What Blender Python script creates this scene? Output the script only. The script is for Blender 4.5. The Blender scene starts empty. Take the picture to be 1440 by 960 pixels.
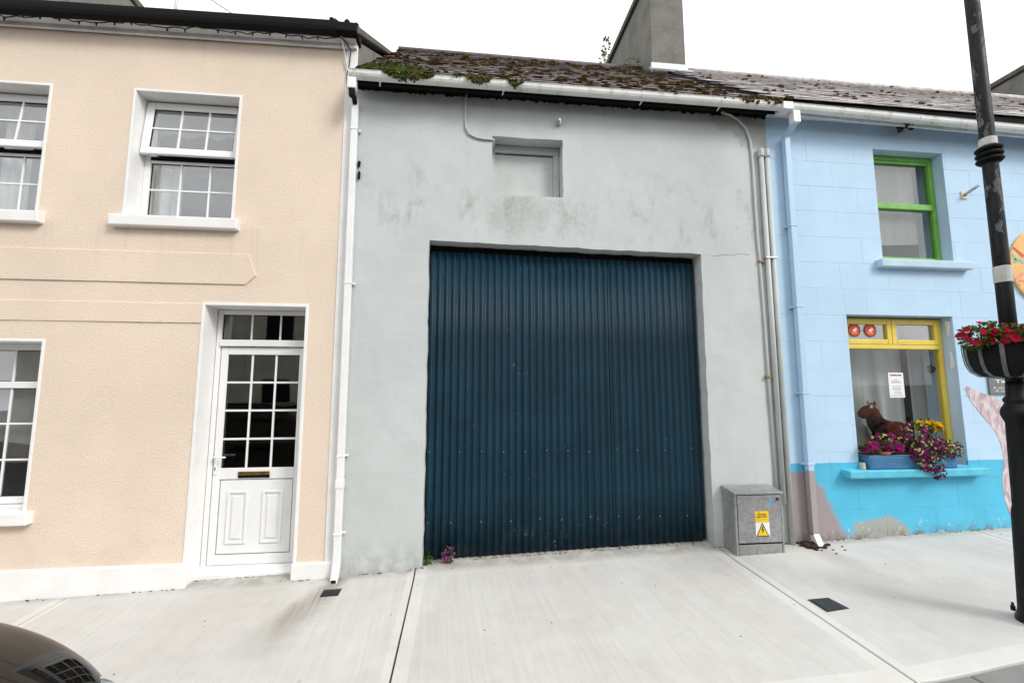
import bpy, bmesh, math, random
from mathutils import Vector, Matrix, noise as mnoise
random.seed(7)
R = math.radians
scene = bpy.context.scene
C = scene.collection

# ------------------------------------------------------------------ camera
CAM = Vector((0.0, -4.7, 1.62))
yaw, pitch, roll = R(6.454), R(6.471), R(-0.0395)
cy, sy, cp, sp = math.cos(yaw), math.sin(yaw), math.cos(pitch), math.sin(pitch)
fw = Vector((sy*cp, cy*cp, sp)); rt = Vector((cy, -sy, 0)); up = rt.cross(fw)
rt2 = math.cos(roll)*rt + math.sin(roll)*up
up2 = -math.sin(roll)*rt + math.cos(roll)*up
cam_d = bpy.data.cameras.new('camera')
cam_d.sensor_fit = 'HORIZONTAL'; cam_d.sensor_width = 36.0
cam_d.lens = 640.0/1440.0*36.0
cam_d.clip_start = 0.05; cam_d.clip_end = 2000
cam = bpy.data.objects.new('camera', cam_d); C.objects.link(cam)
m = Matrix.Identity(4)
for i in range(3):
    m[i][0] = rt2[i]; m[i][1] = up2[i]; m[i][2] = -fw[i]; m[i][3] = CAM[i]
cam.matrix_world = m
scene.camera = cam
scene.render.resolution_x = 1024; scene.render.resolution_y = 682

# ------------------------------------------------------------------ light
SUN_EL, SUN_AZ = R(38), R(136)       # azimuth clockwise from +Y (the street side, to the right)
EXPOSURE = 0.79
CLOUD = 7.5
scene.view_settings.view_transform = 'Standard'
scene.view_settings.look = 'None'
scene.view_settings.gamma = 1.0
scene.view_settings.use_curve_mapping = False
scene.view_settings.exposure = EXPOSURE
w = bpy.data.worlds.new('World'); scene.world = w; w.use_nodes = True
nt = w.node_tree; nt.nodes.clear()
wo = nt.nodes.new('ShaderNodeOutputWorld'); bg = nt.nodes.new('ShaderNodeBackground')
sky = nt.nodes.new('ShaderNodeTexSky'); sky.sky_type = 'NISHITA'; sky.sun_disc = False
sky.sun_elevation = SUN_EL; sky.sun_rotation = SUN_AZ
sky.dust_density = 6.0; sky.air_density = 1.0; sky.ozone_density = 1.0
hs = nt.nodes.new('ShaderNodeHueSaturation'); hs.inputs['Saturation'].default_value = 0.35
tcw = nt.nodes.new('ShaderNodeTexCoord'); cn = nt.nodes.new('ShaderNodeTexNoise')
mpw = nt.nodes.new('ShaderNodeMapping'); mpw.inputs['Scale'].default_value = (1, 1, 2.2)
cn.inputs['Scale'].default_value = 2.6; cn.inputs['Detail'].default_value = 5
rmp = nt.nodes.new('ShaderNodeMapRange'); rmp.inputs['From Min'].default_value = 0.3; rmp.inputs['From Max'].default_value = 0.7
rmp.inputs['To Min'].default_value = 0.8; rmp.inputs['To Max'].default_value = 1.25
mul = nt.nodes.new('ShaderNodeMix'); mul.data_type = 'RGBA'; mul.blend_type = 'MULTIPLY'; mul.inputs[0].default_value = 1.0
L = nt.links.new
L(sky.outputs[0], hs.inputs['Color']); L(tcw.outputs['Generated'], mpw.inputs[0]); L(mpw.outputs[0], cn.inputs['Vector'])
ovc = nt.nodes.new('ShaderNodeMix'); ovc.data_type = 'RGBA'; ovc.inputs[0].default_value = 0.9
ovc.inputs[7].default_value = (CLOUD*0.985, CLOUD*1.005, CLOUD*1.03, 1)          # even cloud deck
L(hs.outputs[0], ovc.inputs[6])
L(cn.outputs[0], rmp.inputs['Value']); L(ovc.outputs[2], mul.inputs[6]); L(rmp.outputs[0], mul.inputs[7])
L(mul.outputs[2], bg.inputs['Color']); L(bg.outputs[0], wo.inputs['Surface'])
bg.inputs['Strength'].default_value = 0.12
sd = bpy.data.lights.new('sun', 'SUN'); sd.energy = 1.2; sd.angle = R(18); sd.color = (1.0, 0.985, 0.965)
so = bpy.data.objects.new('sun', sd); C.objects.link(so)
sdir = Vector((math.sin(SUN_AZ)*math.cos(SUN_EL), math.cos(SUN_AZ)*math.cos(SUN_EL), math.sin(SUN_EL)))
so.rotation_euler = sdir.to_track_quat('Z', 'Y').to_euler(); so.location = (3, -6, 12)

# ------------------------------------------------------------------ material helpers
class NT:
    def __init__(s, name):
        s.m = bpy.data.materials.new(name); s.m.use_nodes = True
        s.t = s.m.node_tree; s.t.nodes.clear()
        s.out = s.n('ShaderNodeOutputMaterial')
    def n(s, ty, **kw):
        x = s.t.nodes.new(ty)
        for k, v in kw.items(): setattr(x, k, v)
        return x
    def l(s, a, b): s.t.links.new(a, b)
    def put(s, v, sock):
        if hasattr(v, 'is_linked') or hasattr(v, 'links'): s.l(v, sock)
        else:
            if isinstance(v, (tuple, list)) and len(v) == 3 and sock.type == 'RGBA': v = (*v, 1)
            sock.default_value = v
    def math(s, op, a, b=0.0, c=0.0, clamp=False):
        x = s.n('ShaderNodeMath', operation=op); x.use_clamp = clamp
        s.put(a, x.inputs[0]); s.put(b, x.inputs[1]); s.put(c, x.inputs[2]); return x.outputs[0]
    def pos(s, kind='Object'):
        return s.n('ShaderNodeTexCoord').outputs[kind]
    def xyz(s, v):
        x = s.n('ShaderNodeSeparateXYZ'); s.l(v, x.inputs[0]); return x.outputs
    def mapv(s, v, scale):
        x = s.n('ShaderNodeMapping'); s.l(v, x.inputs[0]); x.inputs['Scale'].default_value = scale; return x.outputs[0]
    def noise(s, v, scale, detail=4, rough=0.55, dist=0.0):
        x = s.n('ShaderNodeTexNoise'); s.l(v, x.inputs['Vector'])
        x.inputs['Scale'].default_value = scale; x.inputs['Detail'].default_value = detail
        x.inputs['Roughness'].default_value = rough; x.inputs['Distortion'].default_value = dist
        return x.outputs[0]
    def vor(s, v, scale, feature='F1'):
        x = s.n('ShaderNodeTexVoronoi', feature=feature); s.l(v, x.inputs['Vector']); x.inputs['Scale'].default_value = scale
        return x.outputs[0]
    def ramp(s, v, a, b, lo=0.0, hi=1.0, smooth=True):
        x = s.n('ShaderNodeMapRange'); x.interpolation_type = 'SMOOTHSTEP' if smooth else 'LINEAR'
        s.put(v, x.inputs['Value']); s.put(a, x.inputs['From Min']); s.put(b, x.inputs['From Max'])
        s.put(lo, x.inputs['To Min']); s.put(hi, x.inputs['To Max']); return x.outputs[0]
    def mix(s, f, a, b, mode='MIX'):
        x = s.n('ShaderNodeMix', data_type='RGBA', blend_type=mode)
        s.put(f, x.inputs[0]); s.put(a, x.inputs[6]); s.put(b, x.inputs[7]); return x.outputs[2]
    def bump(s, h, strength=0.3, dist=0.01, nrm=None):
        x = s.n('ShaderNodeBump'); s.put(h, x.inputs['Height'])
        x.inputs['Strength'].default_value = strength; x.inputs['Distance'].default_value = dist
        if nrm is not None: s.l(nrm, x.inputs['Normal'])
        return x.outputs[0]
    def principled(s, color, rough=0.6, metal=0.0, normal=None, spec=0.5, coat=0.0, trans=None):
        x = s.n('ShaderNodeBsdfPrincipled')
        s.put(color, x.inputs['Base Color']); s.put(rough, x.inputs['Roughness']); s.put(metal, x.inputs['Metallic'])
        x.inputs['Specular IOR Level'].default_value = spec
        if coat: x.inputs['Coat Weight'].default_value = coat; x.inputs['Coat Roughness'].default_value = 0.03
        if normal is not None: s.l(normal, x.inputs['Normal'])
        s.l(x.outputs[0], s.out.inputs[0]); return x

def plain(name, col, rough=0.6, var=0.12, vscale=6.0, bump=0.15, bscale=60.0, metal=0.0, spec=0.4, dirt=0.0, dirtcol=(0.12, 0.11, 0.09), rnd=0.0):
    k = NT(name); p = k.pos()
    n1 = k.noise(p, vscale, 6)
    f = k.ramp(n1, 0.3, 0.7, 1 - var, 1 + var)
    if rnd:
        oi = k.n('ShaderNodeObjectInfo'); f = k.math('MULTIPLY', f, k.ramp(oi.outputs['Random'], 0, 1, 1 - rnd, 1 + rnd, False))
    c = k.mix(1.0, col, f, 'MULTIPLY')
    if dirt:
        n2 = k.noise(p, vscale*1.7, 8, 0.7)
        c = k.mix(k.ramp(n2, 0.5, 0.75, 0, dirt), c, dirtcol)
    nm = k.bump(k.noise(p, bscale, 5), bump, 0.004)
    k.principled(c, k.ramp(n1, 0.2, 0.8, max(rough - 0.08, 0.02), min(rough + 0.08, 1)), metal, nm, spec)
    return k.m

M = {}
M['white_upvc'] = plain('white_upvc', (0.80, 0.80, 0.79), 0.32, 0.03, 3, 0.02, 30, dirt=0.10, dirtcol=(0.5, 0.49, 0.45))
M['white_paint'] = plain('white_paint', (0.80, 0.79, 0.77), 0.6, 0.04, 4, 0.25, 90, dirt=0.14, dirtcol=(0.55, 0.53, 0.48))
M['grey_upvc'] = plain('white_gutter', (0.78, 0.78, 0.75), 0.4, 0.05, 4, 0.05, 40, dirt=0.85, dirtcol=(0.33, 0.32, 0.20))
M['black'] = plain('black_plastic', (0.004, 0.004, 0.0045), 0.75, 0.2, 6, 0.1, spec=0.2)
M['black_board'] = plain('black_board', (0.006, 0.006, 0.0065), 0.85, 0.3, 6, 0.2, spec=0.2)
M['brass'] = plain('brass', (0.55, 0.38, 0.12), 0.3, 0.1, 20, 0.02, metal=1.0)
M['steel'] = plain('steel', (0.45, 0.45, 0.46), 0.4, 0.1, 20, 0.05, metal=0.9)
M['fascia'] = plain('fascia_paint', (0.74, 0.73, 0.75), 0.55, 0.1, 5, 0.2, dirt=0.35, dirtcol=(0.3, 0.29, 0.27))
M['chimney'] = plain('chimney_render', (0.15, 0.145, 0.125), 0.9, 0.25, 2.5, 0.5, 60, dirt=0.4, dirtcol=(0.26, 0.25, 0.20))
M['coping'] = plain('coping_stone', (0.10, 0.095, 0.075), 0.95, 0.3, 8, 0.6, 40, dirt=0.6, dirtcol=(0.16, 0.15, 0.06))
M['gable'] = plain('gable_render', (0.19, 0.175, 0.155), 0.9, 0.25, 3, 0.5, 50, dirt=0.4, dirtcol=(0.09, 0.08, 0.065))
M['lichen'] = plain('pale_lichen', (0.36, 0.36, 0.30), 0.9)
M['lead'] = plain('lead', (0.56, 0.58, 0.63), 0.5, 0.15, 12, 0.4, 20, metal=0.1)
M['slate_bed'] = plain('roof_felt', (0.02, 0.02, 0.02), 0.9)
M['interior'] = plain('interior_plaster', (0.22, 0.21, 0.19), 0.9)
M['grey_pvc'] = plain('grey_painted_pipe', (0.50, 0.53, 0.51), 0.5, 0.05, 5, 0.1, dirt=0.15)
M['blue_pipe'] = None
M['green_paint'] = plain('green_gloss', (0.16, 0.42, 0.07), 0.35, 0.12, 9, 0.15, dirt=0.2, dirtcol=(0.08, 0.2, 0.04))
M['yellow_paint'] = plain('yellow_gloss', (0.74, 0.56, 0.08), 0.35, 0.06, 6, 0.1, dirt=0.12, dirtcol=(0.4, 0.3, 0.08))
M['blue_sill'] = plain('pale_blue_sill', (0.46, 0.60, 0.70), 0.6, 0.06, 6, 0.2, dirt=0.25, dirtcol=(0.5, 0.52, 0.5))
M['cyan_sill'] = plain('cyan_sill', (0.09, 0.47, 0.62), 0.5, 0.1, 7, 0.2, dirt=0.25, dirtcol=(0.45, 0.6, 0.62))
M['trough'] = plain('blue_trough', (0.06, 0.20, 0.38), 0.4, 0.1, 8, 0.05)
M['soil'] = plain('soil', (0.03, 0.02, 0.014), 0.95, 0.3, 20, 0.8)
M['paper'] = plain('paper', (0.80, 0.79, 0.82), 0.7, 0.02)
M['ink'] = plain('ink', (0.03, 0.03, 0.04), 0.7, 0.02)
M['red_ink'] = plain('red_ink', (0.55, 0.10, 0.08), 0.7, 0.02)
M['green_ink'] = plain('green_ink', (0.12, 0.42, 0.2), 0.7, 0.02)
M['yellow_label'] = plain('yellow_label', (0.83, 0.55, 0.015), 0.45, 0.05)
M['brown_ink'] = plain('dark_brown_print', (0.06, 0.03, 0.01), 0.6, 0.02)
M['galv'] = None
def mat_horse():
    k = NT('chestnut_plush'); p = k.pos(); x = k.xyz(p)
    n = k.noise(p, 60, 5, 0.7)
    d = k.math('ADD', k.math('SUBTRACT', x[2], 1.30), k.math('MULTIPLY', k.math('SUBTRACT', 4.98, x[0]), -0.9))
    dark = k.math('MULTIPLY', k.ramp(x[0], 5.03, 4.95), k.ramp(x[2], 1.37, 1.29))
    c = k.mix(dark, (0.13, 0.026, 0.010), (0.020, 0.008, 0.006))
    c = k.mix(1.0, c, k.ramp(n, 0.3, 0.7, 0.55, 1.4), 'MULTIPLY')
    k.principled(c, 0.95, 0, k.bump(k.noise(p, 190, 4), 1.0, 0.02), 0.1); return k.m
M['horse'] = mat_horse()
M['cream_plush'] = plain('cream_plush', (0.62, 0.55, 0.42), 0.95, 0.15, 40, 0.6, 160)
M['dark_plush'] = plain('dark_plush', (0.012, 0.008, 0.007), 0.8, 0.2, 40, 0.4)
M['red_disc'] = plain('red_sticker', (0.62, 0.05, 0.015), 0.5, 0.08, 30)
M['terracotta'] = plain('terracotta', (0.45, 0.17, 0.08), 0.8, 0.1, 12, 0.2)
M['slate_sign'] = plain('slate_sign', (0.16, 0.17, 0.17), 0.6, 0.08, 10, 0.1)
M['sign_text'] = plain('pale_lettering', (0.72, 0.72, 0.70), 0.6, 0.02)
M['orange_disc'] = plain('orange_board', (0.80, 0.46, 0.16), 0.55, 0.08, 8, 0.1)
M['pink'] = plain('pink_paint', (0.78, 0.27, 0.24), 0.6, 0.06)
M['rust_red'] = plain('rust_red_paint', (0.55, 0.12, 0.07), 0.6, 0.06)
M['teal'] = plain('teal_paint', (0.22, 0.50, 0.42), 0.6, 0.06)
M['liner'] = plain('basket_liner', (0.004, 0.004, 0.0045), 0.9, 0.3, 20, 0.5, 50)
M['basket_bar'] = plain('basket_bar', (0.16, 0.17, 0.165), 0.5, 0.15, 20, 0.1, metal=0.4)
M['tape'] = plain('grey_tape', (0.50, 0.50, 0.47), 0.6, 0.1, 20)
M['tyre'] = plain('tyre', (0.015, 0.015, 0.016), 0.85)
M['rim'] = plain('alloy_rim', (0.45, 0.45, 0.46), 0.3, 0.05, metal=0.9)
M['bronze_clip'] = plain('corroded_clip', (0.30, 0.17, 0.07), 0.6, 0.2, 30, metal=0.4)
M['bracket'] = plain('cream_bracket', (0.62, 0.57, 0.42), 0.6, 0.1, 20)
M['cable'] = plain('dark_cable', (0.02, 0.02, 0.02), 0.6)
M['cast_iron'] = plain('cast_iron', (0.045, 0.05, 0.055), 0.55, 0.3, 25, 0.5, 80, metal=0.3, dirt=0.3, dirtcol=(0.12, 0.12, 0.11))
M['litter'] = plain('leaf_litter', (0.035, 0.017, 0.010), 0.95, 0.4, 30, 0.6)
M['opposite_wall'] = plain('opposite_render', (0.50, 0.47, 0.40), 0.9, 0.15, 1.5)
M['opposite_roof'] = plain('opposite_slate', (0.07, 0.07, 0.075), 0.8, 0.2, 6)
M['kerb'] = plain('kerb_granite', (0.22, 0.22, 0.21), 0.9, 0.08, 7, 0.35, 90, dirt=0.2, dirtcol=(0.25, 0.24, 0.21))
M['joint'] = plain('joint_filler', (0.05, 0.046, 0.035), 0.95, 0.3, 30, 0.4)

def mat_stucco():
    k = NT('cream_stucco'); p = k.pos()
    big = k.noise(p, 1.1, 5)
    n = k.noise(p, 46, 3, 0.6, 0.6); v = k.vor(k.mapv(p, (1, 1, 1.5)), 60)
    c = k.mix(1.0, (0.735, 0.61, 0.49), k.ramp(big, 0.25, 0.75, 0.94, 1.04), 'MULTIPLY')
    x = k.xyz(p)
    low = k.math('MULTIPLY', k.ramp(x[2], 0.9, 0.0, 0, 1), k.ramp(k.noise(p, 3, 6), 0.45, 0.7, 0, 0.25))
    c = k.mix(low, c, (0.50, 0.44, 0.36))
    # faint rain streaks hanging below the upper sills and from the eave
    stn_ = k.ramp(k.noise(k.mapv(p, (9, 1, 0.35)), 1.0, 5, 0.6), 0.52, 0.70)
    zz_ = k.math('MAXIMUM', k.math('MULTIPLY', k.ramp(x[2], 2.6, 3.25), k.ramp(x[2], 3.30, 3.25)), k.ramp(x[2], 4.7, 5.3, 0, 0.8))
    c = k.mix(k.math('MULTIPLY', k.math('MULTIPLY', stn_, zz_), 0.22), c, (0.45, 0.38, 0.30))
    h = k.math('ADD', n, k.math('MULTIPLY', v, 0.7))
    k.principled(c, 0.85, 0, k.bump(h, 0.38, 0.007), 0.25); return k.m
M['stucco'] = mat_stucco()

def mat_grey_render():
    k = NT('grey_render'); p = k.pos(); x = k.xyz(p)
    big = k.noise(p, 1.3, 6, 0.6)
    c = k.mix(1.0, (0.525, 0.555, 0.545), k.ramp(big, 0.25, 0.75, 0.93, 1.05), 'MULTIPLY')
    # algae and grime blotches of irregular shape
    st = k.noise(k.mapv(p, (1.6, 1, 0.75)), 3.2, 9, 0.68, 0.4)
    zone = k.math('MULTIPLY', k.ramp(x[2], 3.15, 3.4, 0, 1), k.ramp(x[2], 4.25, 3.6, 0, 1))
    zone = k.math('ADD', zone, k.ramp(x[2], 4.55, 4.85, 0, 0.6))
    zone = k.math('ADD', zone, 0.16)
    s1 = k.math('MULTIPLY', k.ramp(st, 0.48, 0.72, 0, 0.6), zone, clamp=True)
    speck = k.ramp(k.noise(p, 22, 6, 0.7), 0.35, 0.65, 0.35, 1.0)
    c = k.mix(k.math('MULTIPLY', s1, speck), c, (0.24, 0.235, 0.195))
    # patch below the hatch where paint is gone
    dx = k.math('MULTIPLY', k.math('SUBTRACT', x[0], 0.62), 2.3); dz = k.math('MULTIPLY', k.math('SUBTRACT', x[2], 3.55), 3.6)
    rr = k.math('SQRT', k.math('ADD', k.math('POWER', dx, 2.0), k.math('POWER', dz, 2.0)))
    rr = k.math('ADD', rr, k.math('MULTIPLY', k.math('SUBTRACT', k.noise(p, 5, 8, 0.7), 0.5), 3.6))
    c = k.mix(k.math('MULTIPLY', k.ramp(rr, 1.15, 0.3, 0, 0.5), speck), c, (0.34, 0.33, 0.28))
    # bare cement in the upper right corner
    e = k.math('ADD', k.math('SUBTRACT', x[0], 3.0), k.math('MULTIPLY', k.math('SUBTRACT', x[2], 4.66), 1.3))
    e = k.math('ADD', e, k.math('MULTIPLY', k.math('SUBTRACT', k.noise(p, 5, 8, 0.65), 0.5), 0.9))
    e = k.math('MULTIPLY', k.ramp(e, 0.0, 0.12), k.ramp(x[2], 4.40, 4.50))
    c = k.mix(k.math('MULTIPLY', e, 0.6), c, (0.33, 0.33, 0.305))
    # splash dirt at the ground
    lo = k.math('MULTIPLY', k.ramp(x[2], 0.32, -0.12), k.ramp(k.noise(p, 6, 8, 0.7), 0.35, 0.65, 0, 0.6))
    c = k.mix(lo, c, (0.27, 0.26, 0.22))
    # hairline cracks / chips
    cr = k.noise(p, 55, 3, 0.5)
    c = k.mix(k.ramp(cr, 0.70, 0.74, 0, 0.5), c, (0.25, 0.25, 0.23))
    h = k.math('ADD', k.noise(p, 9, 6, 0.6), k.math('MULTIPLY', k.noise(p, 80, 4), 0.25))
    k.principled(c, 0.8, 0, k.bump(h, 0.35, 0.012), 0.3); return k.m
M['grey_render'] = mat_grey_render()

def mat_blue(zsplit=0.858):
    k = NT('blue_block_paint'); g = k.n('ShaderNodeNewGeometry'); p = g.outputs['Position']; x = k.xyz(p)
    big = k.noise(p, 1.7, 5)
    light = k.mix(1.0, (0.465, 0.64, 0.80), k.ramp(big, 0.25, 0.75, 0.95, 1.04), 'MULTIPLY')
    cyan = k.mix(1.0, (0.085, 0.46, 0.66), k.ramp(k.noise(p, 3, 5), 0.25, 0.75, 0.93, 1.07), 'MULTIPLY')
    wob = k.math('MULTIPLY', k.math('SUBTRACT', k.noise(p, 5, 3), 0.5), 0.02)
    c = k.mix(k.ramp(k.math('ADD', x[2], wob), zsplit - 0.004, zsplit + 0.004, 1, 0), light, cyan)
    # mauve overpainting beside the downpipe
    n5 = k.math('MULTIPLY', k.math('SUBTRACT', k.noise(p, 4.5, 7, 0.6), 0.5), 0.35)
    e = k.math('ADD', k.math('ADD', x[0], k.math('MULTIPLY', x[2], 0.62)), n5)
    mv = k.math('MULTIPLY', k.ramp(e, 4.34, 4.22), k.ramp(k.math('ADD', x[2], k.math('MULTIPLY', n5, 0.2)), 0.79, 0.76))
    c = k.mix(mv, c, (0.33, 0.275, 0.285))
    # bare cement patch
    dx = k.math('MULTIPLY', k.math('SUBTRACT', x[0], 4.60), 2.9); dz = k.math('MULTIPLY', k.math('SUBTRACT', x[2], 0.05), 4.3)
    rr = k.math('ADD', k.math('SQRT', k.math('ADD', k.math('POWER', dx, 2.0), k.math('POWER', dz, 2.0))), k.math('MULTIPLY', n5, 5.0))
    c = k.mix(k.ramp(rr, 1.05, 0.85, 0, 0.95), c, (0.36, 0.35, 0.31))
    # flaked spots along the foot
    fl = k.math('MULTIPLY', k.ramp(k.noise(p, 17, 4, 0.6), 0.60, 0.64), k.ramp(x[2], 0.30, 0.12))
    c = k.mix(k.math('MULTIPLY', fl, 0.85), c, (0.58, 0.60, 0.58))
    gr = k.math('MULTIPLY', k.ramp(k.noise(p, 9, 6, 0.7), 0.4, 0.65), k.ramp(k.math('SUBTRACT', x[2], k.math('MULTIPLY', x[0], 0.028)), 0.06, -0.07, 0, 0.8))
    c = k.mix(gr, c, (0.16, 0.14, 0.11))
    h = k.math('ADD', k.noise(p, 11, 5), k.math('MULTIPLY', k.noise(p, 70, 4), 0.4))
    k.principled(c, 0.65, 0, k.bump(h, 0.25, 0.008), 0.35); return k.m
M['blue_wall'] = mat_blue()

def mat_blue_pipe():
    k = NT('blue_painted_pipe'); p = k.pos(); x = k.xyz(p)
    n = k.noise(p, 6, 5)
    c = k.mix(k.ramp(k.math('ADD', x[2], k.math('MULTIPLY', n, 0.03)), 0.80, 0.82), (0.36, 0.315, 0.32), (0.44, 0.60, 0.77))
    k.principled(c, 0.5, 0, k.bump(n, 0.1, 0.004), 0.4); return k.m
M['blue_pipe'] = mat_blue_pipe()
def mat_blue_reveal():
    return plain('pale_blue_reveal', (0.47, 0.61, 0.74), 0.7, 0.05, 3, 0.3, 60, dirt=0.12, dirtcol=(0.55, 0.55, 0.52))
M['blue_reveal'] = mat_blue_reveal()

def mat_corr():
    k = NT('dark_blue_sheet'); p = k.pos(); x = k.xyz(p)
    big = k.noise(p, 2.0, 5)
    c = k.mix(k.ramp(big, 0.3, 0.7), (0.0015, 0.022, 0.040), (0.003, 0.031, 0.052))
    low = k.math('MULTIPLY', k.ramp(x[2], 0.55, 0.0, 0, 1), k.ramp(k.noise(p, 7, 7, 0.7), 0.45, 0.75, 0, 0.35))
    c = k.mix(low, c, (0.10, 0.095, 0.09))
    f = k.ramp(k.noise(p, 38, 3, 0.5), 0.745, 0.765)
    fb = k.math('MULTIPLY', k.ramp(k.noise(p, 30, 5, 0.6), 0.62, 0.68), k.math('MULTIPLY', k.ramp(x[2], 0.42, 0.15), k.ramp(k.noise(p, 1.7, 2), 0.5, 0.65)))
    c = k.mix(k.math('MAXIMUM', k.math('MULTIPLY', f, 0.55), k.math('MULTIPLY', fb, 0.7)), c, (0.42, 0.44, 0.45))
    k.principled(c, k.ramp(big, 0.3, 0.7, 0.5, 0.6), 0.0, k.bump(k.noise(p, 14, 4), 0.15, 0.01), 0.33); return k.m
M['corrugated'] = mat_corr()

def mat_concrete():
    k = NT('brushed_concrete'); p = k.pos(); x = k.xyz(p)
    g = k.n('ShaderNodeNewGeometry'); wp = g.outputs['Position']; wx = k.xyz(wp)
    inside = k.math('MULTIPLY', k.ramp(k.math('ABSOLUTE', x[0]), 1.44, 1.455, 1, 0), k.ramp(wx[1], -1.96, -1.95))
    wpd = k.n('ShaderNodeVectorMath', operation='ADD'); k.l(wp, wpd.inputs[0])
    sk = k.n('ShaderNodeCombineXYZ'); k.l(k.math('MULTIPLY', wx[1], 0.06), sk.inputs[0]); k.l(sk.outputs[0], wpd.inputs[1])
    br = k.noise(k.mapv(wpd.outputs[0], (130, 1.6, 1)), 1.0, 4, 0.6)
    br2 = k.noise(k.mapv(wpd.outputs[0], (28, 0.7, 1)), 1.0, 3, 0.6)
    big = k.noise(wp, 0.9, 7, 0.62); mid = k.noise(wp, 5, 7, 0.65)
    c = k.mix(k.ramp(big, 0.3, 0.7), (0.53, 0.51, 0.475), (0.58, 0.57, 0.54))
    c = k.mix(1.0, c, k.ramp(mid, 0.25, 0.75, 0.95, 1.04), 'MULTIPLY')
    c = k.mix(1.0, c, k.ramp(inside, 0, 1, 1.06, 1.0), 'MULTIPLY')
    lines = k.math('MULTIPLY', k.math('ADD', k.ramp(br, 0.25, 0.75, -0.07, 0.02), k.ramp(br2, 0.3, 0.7, -0.04, 0.015)), inside)
    c = k.mix(1.0, c, k.math('ADD', lines, 1.0), 'MULTIPLY')
    # brown run-off from the gully, drying patch near the second downpipe
    def streak(x0, y0, x1, y1, wd, amt, col, cc):
        dx, dy = x1 - x0, y1 - y0; ln = math.hypot(dx, dy); ux, uy = dx/ln, dy/ln
        a = k.math('SUBTRACT', wx[0], x0); b = k.math('SUBTRACT', wx[1], y0)
        t = k.math('ADD', k.math('MULTIPLY', a, ux), k.math('MULTIPLY', b, uy))
        s = k.math('ADD', k.math('MULTIPLY', a, -uy), k.math('MULTIPLY', b, ux))
        s = k.math('ADD', s, k.math('MULTIPLY', k.math('SUBTRACT', mid, 0.5), wd*1.6))
        w_ = k.math('ADD', k.math('MULTIPLY', k.math('MAXIMUM', t, 0.0), 0.16), wd)
        f = k.ramp(k.math('DIVIDE', k.math('ABSOLUTE', s), w_), 1.0, 0.1)
        f = k.math('MULTIPLY', f, k.math('MULTIPLY', k.ramp(t, -0.08, 0.04), k.ramp(t, ln, ln*0.1)))
        f = k.math('MULTIPLY', f, k.math('MULTIPLY', k.ramp(br2, 0.25, 0.7, 0.45, 1.15), k.ramp(br, 0.2, 0.7, 0.7, 1.1)), clamp=True)
        return k.mix(k.math('MULTIPLY', f, amt), cc, col)
    c = streak(-1.09, -0.05, -1.55, -1.6, 0.13, 0.8, (0.19, 0.16, 0.115), c)
    c = streak(-1.9, -0.1, -2.1, -1.7, 0.5, 0.25, (0.42, 0.36, 0.28), c)
    c = streak(3.72, -0.1, 3.62, -1.3, 0.16, 0.42, (0.30, 0.27, 0.225), c)
    c = streak(3.3, -0.75, 4.6, -1.65, 0.3, 0.32, (0.33, 0.32, 0.29), c)
    spot = k.math('MULTIPLY', k.ramp(k.vor(wp, 2.6), 0.055, 0.035), 0.35)
    c = k.mix(spot, c, (0.30, 0.29, 0.27))
    blot = k.ramp(k.noise(wp, 2.3, 6, 0.7), 0.56, 0.72, 0, 0.18)
    c = k.mix(blot, c, (0.36, 0.335, 0.29))
    edge = k.math('MULTIPLY', k.ramp(wx[1], -0.16, 0.0), k.ramp(mid, 0.32, 0.62, 0.1, 0.7))
    c = k.mix(edge, c, (0.26, 0.245, 0.21))
    sp = k.ramp(k.noise(wp, 75, 2, 0.5), 0.75, 0.77, 0, 0.6)
    c = k.mix(sp, c, (0.16, 0.14, 0.12))
    h = k.math('ADD', k.math('MULTIPLY', br, inside), k.math('MULTIPLY', k.noise(wp, 120, 3), 0.4))
    k.principled(c, 0.9, 0, k.bump(h, 0.4, 0.004), 0.25); return k.m
M['concrete'] = mat_concrete()

def mat_asphalt():
    k = NT('asphalt'); p = k.pos()
    v = k.vor(p, 110); n = k.noise(p, 2, 6)
    c = k.mix(k.ramp(v, 0.2, 0.7), (0.075, 0.074, 0.072), (0.035, 0.035, 0.036))
    c = k.mix(1.0, c, k.ramp(n, 0.3, 0.7, 0.8, 1.25), 'MULTIPLY')
    k.principled(c, 0.85, 0, k.bump(v, 0.6, 0.006), 0.3); return k.m
M['asphalt'] = mat_asphalt()

def mat_slate(name, a, b, lich, amt):
    k = NT(name); p = k.pos(); g = k.n('ShaderNodeNewGeometry').outputs['Position']
    oi = k.n('ShaderNodeObjectInfo').outputs['Random']
    c = k.mix(oi, a, b)
    c = k.mix(1.0, c, k.ramp(k.noise(g, 7, 6), 0.3, 0.7, 0.75, 1.25), 'MULTIPLY')
    li = k.ramp(k.noise(g, 5.0, 8, 0.7), 0.52, 0.66, 0, amt)
    c = k.mix(li, c, lich)
    k.principled(c, 0.75, 0, k.bump(k.noise(g, 40, 5), 0.5, 0.006), 0.35); return k.m
M['slate_dark'] = mat_slate('mossy_dark_slate', (0.12, 0.098, 0.10), (0.21, 0.175, 0.175), (0.085, 0.06, 0.022), 0.75)
M['slate_grey'] = mat_slate('weathered_grey_slate', (0.42, 0.395, 0.39), (0.54, 0.51, 0.50), (0.20, 0.15, 0.06), 0.65)

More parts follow.
